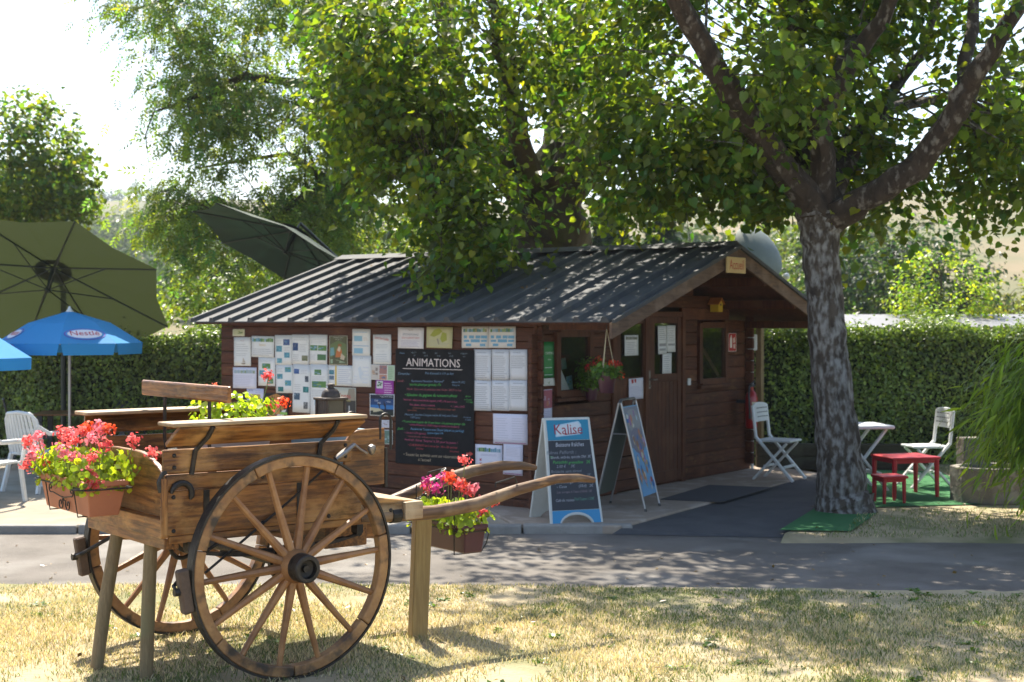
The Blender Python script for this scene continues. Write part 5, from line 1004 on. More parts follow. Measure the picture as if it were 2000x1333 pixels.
def cantilever(label, ctr, nrm, r, hgt, cloth, mast, rot=0, topz=2.6):
    t = thing('cantilever_umbrella', label, 'umbrella', (mast[0], mast[1], 0)); O = Vector((mast[0], mast[1], 0))
    z = Vector(nrm).normalized(); x = Vector((1, 0, 0)); x = (x - z * x.dot(z)).normalized(); y = z.cross(x); c = Vector(ctr) - O; n = 8
    rim = [c + (x * math.cos(rot + 2 * math.pi * k / n) + y * math.sin(rot + 2 * math.pi * k / n)) * r for k in range(n)]; ap = c + z * hgt
    m = MB(); vs = [tuple(ap)]; fs = []
    for k in range(n):
        p, q_ = rim[k], rim[(k + 1) % n]; mid = (p + q_) / 2; mid = mid + (c - mid) * .05; b = len(vs)
        vs += [tuple(p), tuple(mid), tuple(q_)]; fs += [(0, b, b + 1), (0, b + 1, b + 2)]
    m.add(vs, fs); cv = m.build('canopy', cloth, t)
    m = MB(); k12 = 16; vs = [tuple(ap - z * .035 + (x * math.cos(a) + y * math.sin(a)) * rr) for rr in (.10, .24) for a in np.linspace(0, 2 * math.pi, k12, endpoint=False)]
    m.add(vs, [(i, (i + 1) % k12, k12 + (i + 1) % k12, k12 + i) for i in range(k12)]); m.build('vent_ring', DARKM, cv)
    hb = ap - z * .38
    for p in rim:
        m = MB(); m.tube([ap - z * .02, p - z * .012], .011, 6); m.build('rib', DARKM, t); m = MB(); m.tube([hb, ap.lerp(p, .52) - z * .015], .008, 6); m.build('strut', DARKM, t)
    m = MB(); m.tube([hb - z * .03, ap - z * .01], .03, 8); m.build('hub', DARKM, t, smooth=True)
    top = Vector((0, 0, topz))
    m = MB(); m.tube([(0, 0, 0), top], .036, 10); m.build('mast', DARKM, t, smooth=True)
    m = MB(); m.tube([top - Vector((0, 0, .1)), ap + z * .10, ap], [.026, .026, .02], 8); m.build('arm', DARKM, t, smooth=True)
    m = MB(); m.bar((-.45, 0, .03), (.45, 0, .03), .1, .05); m.bar((0, -.45, .031), (0, .45, .031), .1, .05); m.build('base_cross', DARKM, t)
cantilever('large olive green umbrella tilted behind the blue parasols', at(92, 574, 18.2), (.0, .60, .80), 1.58, .44, GRC, (at(124, 0, 18.9).x, 18.9), R(22.5 + 4))
cantilever('dark green umbrella tilted edge-on behind the cabin roof', at(555, 497, 20.6), (.40, .26, .87), 1.45, .42, GRC2, (at(700, 0, 21.6).x, 21.6), R(10), 2.62)
def armchair(label, loc, rz):
    t = thing('plastic_armchair', label, 'chair', loc, rz, 'white plastic armchairs on the terrace')
    MB().bb((-.22, -.22, .40), (.24, .22, .43)).build('seat', PLW, t, bevel=.012, seg=2)
    bkp = lambda u, v: (-.22 - .11 * v - .03 * (1 - u * u) + .03, .25 * u * (1 - .12 * v * v), .42 + .44 * v)
    for i in range(9):
        u = -.84 + i * .21; m = MB()
        for a in range(4):
            p, q_ = bkp(u, a / 4), bkp(u, (a + 1) / 4); m.bar(p, q_, .034, .012, (1, 0, 0))
        m.build('back_slat', PLW, t)
    m = MB(); m.tube([bkp(-.98, 0), bkp(-1, .5), bkp(-.98, .85), bkp(-.75, 1), bkp(0, 1.04), bkp(.75, 1), bkp(.98, .85), bkp(1, .5), bkp(.98, 0)], .02, 8); m.build('back_frame', PLW, t, smooth=True)
    for s_ in (-1, 1):
        m = MB(); m.tube([bkp(s_ * 1, .7), (-.16, s_ * .29, .645), (.06, s_ * .30, .64), (.22, s_ * .29, .63), (.26, s_ * .28, .58), (.25, s_ * .255, .42)], [.02, .024, .026, .024, .022, .022], 8); m.build('armrest', PLW, t, smooth=True)
        for x0, x1 in ((.24, .29), (-.2, -.3)):
            m = MB(); m.bar((x0, s_ * .235, .42), (x1, s_ * .265, 0), .05, .035, (0, 1, 0)); m.build('leg', PLW, t, bevel=.006)
    return t
armchair('white slatted plastic armchair with its back to the cart', gp(80, 958), R(62))
armchair('white plastic armchair at the terrace edge beside the other armchair', gp(-28, 985), R(75))
SLING = pmat('grey_sling', (.06, .062, .066), rough=.7); ALU = pmat('aluminium', (.55, .56, .57), rough=.3, metal=.9)
def sling_chair(label, loc, rz, fm):
    t = thing('sling_chair', label, 'chair', loc, rz, 'dark sling chairs on the terrace')
    MB().bb((-.22, -.22, .42), (.22, .22, .435)).build('seat', SLING, t); m = MB(); m.bar((-.23, 0, .46), (-.32, 0, .86), .42, .012, (1, 0, 0)); m.build('backrest', SLING, t)
    for s_ in (-1, 1):
        m = MB(); m.tube([(-.33, s_ * .235, .9), (-.22, s_ * .235, .42), (.26, s_ * .235, .0)], .014, 6); m.tube([(-.30, s_ * .25, 0), (-.1, s_ * .25, .42), (.1, s_ * .25, .64), (-.26, s_ * .25, .66)], .013, 6); m.build('leg', fm, t, smooth=True)
    m = MB(); m.tube([(-.33, -.235, .9), (-.335, 0, .91), (-.33, .235, .9)], .014, 6); m.build('top_rail', fm, t, smooth=True)
sling_chair('dark sling chair behind the white slatted armchair', gp(62, 922), R(20), BLK)
sling_chair('dark sling chair whose back shows above the cart seat', gp(240, 905), R(-95), BLK)
sling_chair('silver framed sling chair before the hedge near the cabin', gp(330, 900), R(-80), ALU)
tt = thing('terrace_table', 'brown wooden terrace table under the blue parasol', 'table', gp(168, 918), R(5))
TW = wood('table_wood', (.24, .12, .045), (.18, .08, .03), (.3, .17, .08), 0)
for i in range(6): MB().bb((-.6, -.36 + .12 * i + .004, .70), (.6, -.36 + .12 * (i + 1) - .004, .725)).build('plank', TW, tt, bevel=.004)
for sx in (-.5, .5):
    for sy in (-.28, .28): MB().bb((sx - .03, sy - .03, 0), (sx + .03, sy + .03, .699)).build('leg', BLK, tt)
fp = thing('flower_pot', 'small terracotta pot on the terrace behind the armchair', 'pot', gp(97, 918)); m = MB(); m.lathe([(.06, 0), (.08, .16), (.09, .16), (.09, .19), (.075, .19), (.07, .15)], 16); m.build('pot_body', TERR, fp, smooth=True)

# ------------------------------------------------------------------ trees
BARK1 = pmat('linden_bark', (.030, .021, .015), (.085, .066, .05), scale=11, rough=.95, bump=1.0, bscale=22, stretch=(1, 1, .45), c3=(.25, .24, .225), s3=20, lo3=.44, hi3=.66, d3=14)
LIMBB = pmat('limb_bark', (.022, .015, .010), (.06, .042, .03), scale=11, rough=.95, bump=1.0, bscale=22, stretch=(1, 1, .6), c3=(.17, .15, .13), s3=15, lo3=.55, hi3=.68, d3=14)
BARK2 = pmat('mossy_bark', (.05, .035, .022), (.085, .065, .035), scale=6, rough=.95, bump=1.0, bscale=16, stretch=(1, 1, .4), c3=(.06, .06, .015), s3=2)
def twigs_and_leaves(tree, limbs, centers, n_tw, per, size, base, tmpl, bark, seed, gap=.1, up=.5, big=0, twig_len=(.35, .8), spread=.13, yellow=.15, nbranch=160, droop=.5, var=.25, trans=None, crown_name='crown'):
    """leafy twigs around ellipsoid crowns (cx,cy,cz,rx,ry,rz,weight); twigs joined to the nearest limb by thin branches"""
    wts = np.array([c[6] for c in centers]); wts = wts / wts.sum(); P = []
    while sum(len(p) for p in P) < n_tw:
        i = rng.choice(len(centers), 3000, p=wts); C = np.array(centers)[i]
        d = unit(rng.normal(0, 1, (3000, 3))); r = rng.random((3000, 1)) ** .42
        p = C[:, :3] + d * r * C[:, 3:6]
        k = (snoise(p, 1.5, seed) + .6 * snoise(p, 3.4, seed + 3) > gap - .25) & (p[:, 2] > .4)
        P.append(np.c_[p, i][k])
    P = np.concatenate(P)[:n_tw]; ci = P[:, 3].astype(int); P = P[:, :3]; CC = np.array(centers)[ci]
    out = unit((P - CC[:, :3]) / CC[:, 3:6])
    tdir = unit(out + rng.normal(0, .5, (n_tw, 3)) + np.array((0, 0, -droop))); tl = rng.uniform(*twig_len, n_tw)
    t = rng.random((n_tw, per)); pos = P[:, None] + tdir[:, None] * (t * tl[:, None])[..., None] + rng.normal(0, spread, (n_tw, per, 3))
    pos = pos.reshape(-1, 3); n = len(pos); td = np.repeat(tdir, per, 0); oo = np.repeat(out, per, 0)
    nr_ = np.array((0, 0, 1)) * up + oo * .35 + rng.normal(0, .45, (n, 3)); tp = td * .8 + np.array((0, 0, -.7)) + rng.normal(0, .5, (n, 3))
    sz = size * rng.uniform(.5, 1.35, n); cl = np.repeat(lcols(n_tw, base, var * .7, yellow), per, 0) * rng.uniform(.6, 1.4, (n, 1)) * np.array([[1, 1, 1]]) * (1 + .25 * rng.normal(0, 1, (n, 1)) * np.array([[1, .2, -.3]])).clip(.5, 1.6)
    keep = ~((pos[:, 2] < 2.85) & (pos[:, 0] > 1.5) & (pos[:, 0] < 3.1) & (pos[:, 1] < 15.9) & (pos[:, 1] > 11))      # kept clear of the gable
    pos, nr_, tp, sz, cl = pos[keep], nr_[keep], tp[keep], sz[keep], cl[keep]; n = len(pos)
    ids = np.zeros(n, bool)
    if big:                                                            # the leaves that show largest become objects of their own
        px = pos[:, 0] / pos[:, 1] * FPX + 1000; py = HY - (pos[:, 2] - CZ) / pos[:, 1] * FPX
        vis = np.where((px > 0) & (px < 2000) & (py > 0) & (py < 640))[0]; sel = vis[np.argsort(pos[vis, 1] / sz[vis])[:big]]; ids[sel] = True
    cr = put(crown_name, leaf_mesh('crown', pos[~ids], nr_[~ids], tp[~ids], sz[~ids], cl[~ids], tmpl, trans or LEAF), tree); cr['kind'] = 'stuff'
    if big:
        pal = [leaf_mesh('leaf', np.zeros((1, 3)), np.array([[0, 0, 1.]]), np.array([[1., 0, 0]]), np.ones(1), lcols(1, base, var, yellow), tmpl, LEAF) for _ in range(8)]
        for j in np.where(ids)[0]:
            nz = Vector(nr_[j]).normalized(); x = Vector(tp[j]); x = (x - nz * x.dot(nz)).normalized(); y = nz.cross(x)
            o = put('leaf', pal[j % 8], cr); o.matrix_local = Matrix.Translation(pos[j]) @ Matrix((x, y, nz)).transposed().to_4x4() @ Matrix.Scale(sz[j], 4)
    # branches
    LP = np.array([p for l in limbs for p in l]); m = MB()
    for j in rng.choice(n_tw, min(nbranch, n_tw), replace=False):
        dd = np.linalg.norm(LP - P[j] + np.array((0, 0, .3)), axis=1); b = Vector(LP[dd.argmin()]); e = Vector(P[j] + tdir[j] * tl[j])
        
        if dd.min() > 1.7: continue
        md = b.lerp(Vector(P[j]), .5) + Vector(rng.normal(0, .12, 3)) + Vector((0, 0, .12)); r0 = min(.035, .008 + .007 * dd.min())
        m.tube([b, md, Vector(P[j]), e], [r0, r0 * .7, r0 * .45, .003], 5, cap=False)
    m.build('branches', bark, tree, smooth=True)['kind'] = 'stuff'
def dens(pts, n=5):
    out = []
    for p, q_ in zip(pts[:-1], pts[1:]): out += [tuple(Vector(p).lerp(Vector(q_), i / n)) for i in range(n)]
    return out + [tuple(pts[-1])]
def wob(pts, rs, k=4, amp=.03):
    P, Q = [], []
    for i in range(len(pts) - 1):
        for j in range(k):
            t = j / k; P.append(Vector(pts[i]).lerp(Vector(pts[i + 1]), t) + Vector((rnd.uniform(-amp, amp), rnd.uniform(-amp, amp), 0))); Q.append((rs[i] * (1 - t) + rs[i + 1] * t) * rnd.uniform(.93, 1.08))
    P.append(Vector(pts[-1])); Q.append(rs[-1]); return P, Q
def barktube(m, P, Q, n, amp):
    b = len(m.v); m.tube(P, Q, n); k = len(P)
    for i in range(k):
        for j in range(n):
            a = 2 * math.pi * j / n; e = amp * (.5 * math.sin(3 * a + i * .9) + .6 * math.sin(7 * a + i * .35 + 2 * math.sin(i * .5)) + rnd.uniform(-.7, .7))
            if i in (0,): e += .25 * max(0, math.sin(5 * a))
            v = Vector(m.v[b + i * n + j]); c = P[i]; m.v[b + i * n + j] = tuple(c + (v - c) * (1 + e))
# the linden in front
d = 14.0
tr1 = thing('linden_tree', 'spreading linden with lichen-spotted trunk beside the white table', 'tree')
trunk = [at(1652, 1012, d), at(1645, 960, d), at(1630, 800, d), at(1612, 600, d), at(1602, 470, d), at(1598, 410, d)]
trunk[0].z = -.05
P, Q = wob(trunk, [.33, .24, .195, .178, .188, .22], 8, .010); m = MB(); barktube(m, P, Q, 40, .05); m.build('trunk', BARK1, tr1, smooth=True)
LB1 = []
for pts, rs in (([(1600, 420, 0), (1500, 290, -.4), (1400, 140, -1.0), (1325, 0, -1.4), (1250, -180, -1.8)], [.17, .13, .11, .09, .05]),
                ([(1598, 430, 0), (1545, 260, .5), (1550, 100, .8), (1565, -60, 1.0), (1560, -260, 1.2)], [.17, .15, .13, .10, .05]),
                ([(1605, 420, 0), (1600, 250, -.2), (1660, 120, -.4), (1720, 40, -.6), (1790, -150, -.8)], [.15, .11, .10, .08, .04]),
                ([(1610, 430, 0), (1690, 390, -.3), (1790, 330, -.6), (1870, 210, -.9), (1905, 150, -1.0), (2000, 0, -1.2)], [.16, .13, .115, .11, .10, .06]),
                ([(1790, 330, -.6), (1880, 190, -.2), (1900, 0, .3), (1910, -150, .5)], [.09, .08, .05, .03]),
                ([(1600, 420, .1), (1680, 250, 1.2), (1740, 210, 2.0), (1860, 190, 3.0)], [.13, .11, .08, .04]),
                ([(1570, 330, .4), (1470, 250, 1.6), (1300, 200, 2.6)], [.1, .07, .03]),
                ([(1650, 120, -.4), (1690, 40, 1.0), (1700, -150, 1.8)], [.08, .06, .03]),
                ([(1690, 250, 1.2), (1800, 100, 1.6), (1850, -40, 2.0)], [.08, .06, .04])):
    W_ = [at(a, b, d + c) for a, b, c in pts]; P, Q = wob(W_, rs, 3, .03); m = MB(); barktube(m, P, Q, 14, .10); m.build('limb', LIMBB, tr1, smooth=True); LB1.append(dens([tuple(p) for p in P], 2))
E = lambda px, py, dd, rx, ry, rz, w: (at(px, py, dd).x, dd, at(px, py, dd).z, rx, ry, rz, w)
twigs_and_leaves(tr1, LB1, [E(1400, 90, 14.4, 1.3, 1.4, 1.0, 4), E(1540, 255, 15.5, 1.4, 1.0, .5, 2.6), E(1530, 120, 13.0, .4, .4, .35, .5), E(1530, 445, 13.9, .25, .3, .12, .25), E(1370, 315, 15.2, 1.0, 1.0, .34, 1.8), E(1340, 250, 14.8, 1.1, 1.3, .7, 2.4), E(1780, 410, 13.8, .65, 1.0, .36, 1.3), E(1880, 455, 13.4, .35, .6, .26, .5), E(1975, 270, 14.2, .35, 1.0, .6, .7), E(1985, 60, 13.6, .7, 1.5, .6, 1.5), E(1810, 70, 15.7, .9, .9, .6, 1.6), E(1690, 10, 15.4, .8, .8, .5, 1.2), E(1950, 200, 15.4, .5, .7, .5, .8), E(1740, 340, 15.6, .7, 1.0, .5, 1.0),
    (2.7, 14.0, 6.8, 3.0, 2.0, 1.3, 6), (2.0, 12.6, 6.0, 2.2, 1.2, .9, 2)], 3250, 10, .088, (.085, .13, .02), T_HEART, BARK1, 3, gap=.3, big=160, nbranch=200)
# the pollard linden behind the cabin
d = 21.3
tr2 = thing('linden_tree', 'thick mossy pollard linden rising behind the cabin roof', 'tree')
P, Q = wob([(.46, d, -.1), (.46, d, 1.5), (.47, d, 2.6), (.48, d, 3.2), (.55, d, 3.6)], [.75, .6, .55, .62, .5], 8, .02); m = MB(); barktube(m, P, Q, 40, .07); m.build('trunk', BARK2, tr2, smooth=True)
LB2 = []
for pts, rs in (([(1050, 400, 0), (1130, 350, -.2), (1170, 320, -.4), (1190, 200, -.6)], [.4, .28, .2, .05]), ([(1040, 400, 0), (1010, 320, -.3), (1000, 200, -.6), (960, 0, -1.5)], [.38, .24, .16, .06]), ([(1060, 400, 0), (1090, 250, .2), (1100, 100, .4), (1110, -150, .6)], [.35, .2, .12, .05]),
                ([(1020, 380, 0), (900, 240, -2), (780, 150, -3.5), (650, 100, -4.6)], [.24, .12, .07, .02]), ([(1020, 390, 0), (960, 330, -2), (900, 330, -4), (840, 380, -5.2)], [.2, .1, .06, .02]), ([(1040, 380, 0), (1000, 200, -2.5), (980, 120, -4.5), (960, 60, -6)], [.2, .12, .07, .03]), ([(1060, 380, 0), (1180, 200, -2), (1260, 100, -3.5)], [.2, .1, .04])):
    W_ = [at(a, b, d + c) for a, b, c in pts]; P, Q = wob(W_, rs, 4, .04); m = MB(); barktube(m, P, Q, 14, .10); m.build('limb', BARK2, tr2, smooth=True); LB2.append(dens([tuple(p) for p in P], 2))
for i in range(13):                                                     # upright pollard shoots
    x0 = 1090 + i * 7 + rnd.uniform(-4, 4); m = MB(); a = at(x0, 345 - i * 2, d - .25); b = at(x0 + rnd.uniform(-10, 14), 60, d - .1); m.tube([a, a.lerp(b, .5) + Vector((rnd.uniform(-.05, .05), 0, 0)), b], [.035, .028, .015], 6); m.build('shoot', BARK2, tr2, smooth=True)
twigs_and_leaves(tr2, LB2, [E(720, 130, 17.2, .85, 1.4, .85, 4), E(880, 90, 16.8, 1.2, 1.6, .9, 6), E(1070, 60, 17.4, 1.1, 1.6, .7, 3), E(760, 300, 16.8, .65, 1.1, .42, 1.7), E(850, 290, 16.4, .75, 1.2, .55, 2.4), E(920, 415, 15.9, .42, .6, .42, 1.2), E(980, 500, 15.2, .14, .3, .2, .22), E(880, 500, 15.2, .16, .3, .22, .22), E(1240, 160, 18.5, .9, 1.4, .8, 2), E(1330, 330, 19.5, .9, 1.0, .55, 1.2), E(1190, 380, 20.5, .35, .5, .35, .3),
    (.3, 19.0, 7.4, 3.2, 3.6, 1.6, 7), (1.8, 20.5, 6.4, 2.4, 2.4, 1.5, 3), (-.4, 15.2, 7.6, 2.4, 1.6, .9, 4)], 2850, 10, .086, (.092, .14, .02), T_HEART, BARK2, 11, gap=.28, big=140, nbranch=300, yellow=.25)  # last ellipsoid: crown lobe added above the view to cast shade on the lawn
# ash on the left
d = 27.0
tr3 = thing('ash_tree', 'tall feathery ash with drooping sprays left of the lindens', 'tree')
bx = at(930, 0, d).x
P, Q = wob([(bx, d, -.1), (bx, d, 3), (bx - .4, d, 6), (bx - .9, d, 9.5)], [.4, .32, .25, .1], 3, .04); m = MB(); m.tube(P, Q, 12); m.build('trunk', BARK2, tr3, smooth=True)
LB3 = []
for pts, rs in (([(925, 430, 0), (760, 330, -.5), (600, 380, -1), (470, 480, -1.5)], [.16, .1, .06, .02]), ([(920, 300, 0), (700, 180, -.4), (480, 150, -1), (300, 220, -1.4)], [.18, .12, .07, .02]), ([(905, 150, 0), (700, 20, -.4), (450, -40, -.8), (260, 20, -1.2)], [.18, .12, .07, .02]), ([(925, 400, 0), (740, 410, 1), (560, 300, 1.5), (380, 330, 1.8)], [.14, .09, .05, .02])):
    W_ = [at(a, b, d + c) for a, b, c in pts]; P, Q = wob(W_, rs, 3, .05); m = MB(); m.tube(P, Q, 8); m.build('limb', BARK2, tr3, smooth=True); LB3.append(dens([tuple(p) for p in P], 2))
twigs_and_leaves(tr3, LB3, [E(420, 40, 26.5, 2.2, 1.8, 1.1, 5), E(640, 40, 26.8, 1.8, 1.8, 1.2, 4), E(400, 180, 26, 1.2, 1.5, .9, 2.2), E(560, 250, 26.4, 1.8, 1.8, 1.1, 4.5), E(480, 380, 26, 1.7, 1.4, .65, 2.6), E(640, 420, 26.4, 1.2, 1.4, .8, 2.4), E(470, 490, 25.6, 1.0, .9, .5, 1.3), E(330, 400, 26, .7, .8, .4, .6), E(700, 250, 26.5, 1.3, 1.5, 1.2, 2.5), (-3.4, 27, 10.2, 3.6, 3, 2.2, 4)], 1950, 8, .25, (.105, .16, .04), T_ASH, BARK2, 21, gap=.28, twig_len=(.5, 1.1), spread=.16, nbranch=240, yellow=.2, droop=.7)
# other trees: name, label, px, crown centre y, distance, rx, rz, colour, leaf size, twigs
def simple_tree(name, label, px, py, dd, rx, rz, col, size, ntw, per=9, tmpl=T_DIAM, bark=BARK2, group=None, gap=0, cat='tree', seed=5, base=0, yellow=.2, trans=None, ell=None):
    c = at(px, py, dd); t = thing(name, label, cat, (0, 0, 0), 0, group)
    zb = base; m = MB(); m.tube([(c.x, dd, zb - .2), (c.x + .05 * rx, dd, (zb + c.z) / 2), (c.x, dd, c.z + rz * .5)], [.05 * rx + .05, .04 * rx + .03, .02 * rx], 8); m.build('trunk', bark, t, smooth=True)
    L_ = [dens([(c.x, dd, max(zb, c.z - rz * .8)), (c.x, dd, c.z + rz * .5)], 8)]
    cs = ell or [(c.x, dd, c.z, rx, rx, rz, 3), (c.x - .45 * rx, dd - .2 * rx, c.z - .25 * rz, .62 * rx, .6 * rx, .6 * rz, 1), (c.x + .45 * rx, dd - .3 * rx, c.z - .1 * rz, .6 * rx, .6 * rx, .65 * rz, 1)]
    twigs_and_leaves(t, L_, cs, ntw, per, size, col, tmpl, bark, seed, gap=gap, nbranch=60, yellow=yellow, twig_len=(.12 * rx, .28 * rx), spread=.05 * rx, trans=trans)
    return t
simple_tree('yellow_green_tree', 'sunlit yellow-green broadleaf tree beyond the left hedge', 18, 350, 32, 1.9, 2.0, (.085, .13, .025), .11, 1500, 10, T_HEART, seed=31, yellow=.35)
simple_tree('elder_bush', 'pale flowering bush behind the tilted dark umbrella', 690, 480, 31, 1.9, 1.5, (.11, .15, .05), .12, 800, 9, T_DIAM, seed=33, yellow=.4)
simple_tree('elder_bush', 'leafy bush below the ash sprays behind the cabin end', 470, 590, 30, 1.7, 1.5, (.09, .14, .03), .12, 800, 9, T_DIAM, seed=34, yellow=.5)
simple_tree('round_tree', 'dark round tree behind the right hedge', 1745, 545, 42, 2.6, 2.2, (.022, .045, .02), .17, 900, 9, T_DIAM, seed=35, yellow=.05)
simple_tree('round_tree', 'grey green round tree between linden trunk and dark tree', 1655, 560, 46, 2.4, 2.4, (.06, .09, .035), .18, 800, 9, T_DIAM, seed=36)
simple_tree('young_birch', 'bright yellow-green young tree behind the right hedge', 1838, 590, 30, 1.05, 1.05, (.15, .22, .03), .085, 620, 9, T_DIAM, seed=37, gap=.05, yellow=.5)
simple_tree('round_tree', 'mid green tree behind the satellite dish', 1560, 520, 50, 2.8, 2.2, (.07, .10, .03), .19, 800, 9, T_DIAM, seed=38)
simple_tree('hillside_bush', 'olive bush at the right end of the far hedge line', 1965, 600, 48, 2.2, .9, (.12, .14, .04), .17, 500, 9, T_DIAM, seed=39)
simple_tree('round_tree', 'leafy tree past the end of the right hedge, mirrored in the cabin glass', 3050, 330, 21, 3.0, 2.6, (.07, .11, .03), .16, 900, 9, T_DIAM, seed=40)
simple_tree('round_tree', 'second leafy tree past the right hedge, farther from the cabin', 3000, 330, 27, 3.4, 3.0, (.06, .10, .03), .18, 900, 9, T_DIAM, seed=41)
simple_tree('broadleaf_tree', 'tree with leafy branch tips hanging into the bright sky above the terrace', -385, -255, 8.6, 1.25, 1.1, (.075, .14, .02), .095, 330, 9, T_HEART, seed=44)
def conifer(label, px, dd, top, r, seed):
    z1 = at(px, top, dd).z; x = at(px, 0, dd).x; t = thing('conifer', label, 'tree', (0, 0, 0), 0, 'conifers beyond the cabin')
    m = MB(); m.tube([(x, dd, -.2), (x, dd, z1)], [.2, .03], 8); m.build('trunk', BARK2, t, smooth=True)
    n = 8000; h = rng.random(n) ** .7; ang = rng.uniform(0, 2 * np.pi, n); lay = .75 + .25 * np.cos(h * 42); rr = r * (1 - h * .92) * lay * rng.random(n) ** .4
    pos = np.stack([x + rr * np.cos(ang), dd + rr * np.sin(ang), .4 + h * (z1 - .4) - rr * .25], -1); o_ = np.stack([np.cos(ang), np.sin(ang), -.35 + 0 * ang], -1)
    cr = put('crown', leaf_mesh('crown', pos, rng.normal(0, .5, (n, 3)) + np.array((0, 0, 1)), o_ + rng.normal(0, .3, (n, 3)), rng.uniform(.2, .4, n), lcols(n, (.035, .065, .028), .25, .05), T_DIAM, LEAFH), t); cr['kind'] = 'stuff'
conifer('dark blue-green conifer just right of the pollard linden', 1190, 46, 385, 2.2, 1)
conifer('broader conifer standing nearer the tall trunk', 1290, 52, 400, 2.4, 2)
# far hillside trees
def far_trees(name, spots, label, kind, col, size, n):
    pos = []; nr_ = []; 
    for (x, y, r, hh) in spots:
        z0 = float(hill(np.array([x]), np.array([y]))[0]); d_ = unit(rng.normal(0, 1, (n, 3))); q_ = d_ * (rng.random((n, 1)) ** .35) * np.array((r, r, hh * .5)) * (1 + .22 * snoise(d_ * 2, 2, x)[:, None])
        pos.append(q_ + np.array((x, y, z0 + hh * .52))); nr_.append(d_ + rng.normal(0, .4, (n, 3)))
    pos = np.concatenate(pos); nr_ = np.concatenate(nr_); k = len(pos)
    cl = np.repeat(lcols(len(spots), col, .28, .3), n, 0) * rng.uniform(.7, 1.3, (k, 1))
    return leaf_mesh(name, pos, nr_, rng.normal(0, 1, (k, 3)), size * rng.uniform(.6, 1.3, k), cl, T_DIAM, LEAFF)
sp = []
for _ in range(190):
    y = rnd.uniform(150, 330); pxx = rnd.uniform(120, 900); x = (pxx - 1000) / FPX * y
    if not (300 < pxx < 360 and y < 215): sp.append((x, y, rnd.uniform(3.0, 5.0), rnd.uniform(6, 9)))
o = put('wood', far_trees('wood', [s for s in sp if not (235 < s[1] < 262)], '', '', (.06, .09, .032), 1.0, 260)); tag(o, 'hazy woodland covering the hillside left of the ash', 'woodland', kind='stuff')
sp = [((rnd.uniform(1080, 1750) - 1000) / FPX * y, y, rnd.uniform(3, 5), rnd.uniform(6, 9)) for y in [rnd.uniform(90, 170) for _ in range(46)]] + [((rnd.uniform(1800, 2200) - 1000) / FPX * y, y, rnd.uniform(3, 5), rnd.uniform(6, 9)) for y in [rnd.uniform(425, 480) for _ in range(36)]]
o = put('wood', far_trees('wood', sp, '', '', (.055, .085, .032), .9, 240)); tag(o, 'hazy woodland on the slope behind the right hedge', 'woodland', kind='stuff')
for px, rr, hh, lb in ((168, 5.6, 13, 'tallest round tree on the crest of the left hill'), (200, 5.4, 8, 'low round tree on the hill crest beside the tallest one'), (232, 5.4, 9, 'middle tree of the row on the left hill crest'), (262, 3.6, 12, 'narrow pointed tree on the left hill crest'), (300, 7, 9, 'broad tree at the ash end of the hill crest')):
    y = 660; x = (px - 1000) / FPX * y; t = thing('crest_tree', lb, 'tree', (0, 0, 0), 0, 'trees on the left hill crest'); z0 = float(hill(np.array([x]), np.array([y]))[0])
    cr = put('crown', far_trees('crest', [(x, y, rr, hh)], '', '', (.05, .075, .035), .9, 700), t); cr['kind'] = 'stuff'
    m = MB(); m.tube([(x, y, z0 - .5), (x, y, z0 + hh * .6)], [.4, .2], 6); m.build('trunk', BARK2, t)

# ------------------------------------------------------------------ hedges
CORE = pmat('hedge_core', (.012, .018, .007), (.02, .028, .01), scale=6, rough=1)
def hedge(label, a, b, w, za, zb, n, col, seed):
    a = Vector(a); b = Vector(b); L_ = (b - a).length; dr = (b - a).normalized(); nrm = Vector((dr.y, -dr.x, 0)); nrm = nrm if nrm.y < 0 else -nrm
    t = thing('hedge', label, 'hedge')
    m = MB(); M_ = Matrix(((dr.x, -nrm.x, 0, a.x), (dr.y, -nrm.y, 0, a.y), (0, 0, 1, 0), (0, 0, 0, 1))); m.M = M_
    m.add([(0, .16, 0), (L_, .16, 0), (L_, w, 0), (0, w, 0), (0, .16, za - .16), (L_, .16, zb - .16), (L_, w, zb - .16), (0, w, za - .16)], [(0, 1, 5, 4), (1, 2, 6, 5), (2, 3, 7, 6), (3, 0, 4, 7), (4, 5, 6, 7)]); m.build('hedge_core', CORE, t)
    u = rng.random(n) * L_; h = za + (zb - za) * u / L_; f = rng.random(n) < .66; dep = np.abs(rng.normal(0, .09, n)) + .10 * (snoise(np.stack([u, rng.random(n) * 0, rng.random(n) * 1.8], -1), 2.4, seed) + .3)
    bulge = .07 * np.sin(u * 2.1 + seed) + .05 * np.sin(u * 5.3)
    yy = np.where(f, dep + bulge * .6, rng.random(n) * w); zz = np.where(f, rng.random(n) * h, h - dep + .06 * np.sin(u * 3.1) + rng.exponential(.055, n) * (.4 + .9 * (np.sin(u * 4.7 + seed) > 0)))
    Mx = np.array(M_); pos = np.stack([u, yy, zz, np.ones(n)], -1) @ Mx.T
    nv = np.where(f[:, None], np.array(nrm)[None], np.array([[0, 0, 1.]])) + rng.normal(0, .5, (n, 3)) + np.array((0, 0, .3))
    fo = put('foliage', leaf_mesh('foliage', pos[:, :3], nv, rng.normal(0, 1, (n, 3)) + np.array((0, 0, .3)), rng.uniform(.04, .075, n), lcols(n, col, .38, .2) * (1 + .35 * snoise(pos[:, :3], 2.6, seed + 2))[:, None].clip(.4, 1.6), T_DIAM, LEAFH), t); fo['kind'] = 'stuff'
hedge('clipped green hedge running right from the cabin corner', (2.95, 18.35, 0), (14.5, 19.0, 0), 1.0, 1.78, 1.80, 80000, (.115, .165, .038), 1)
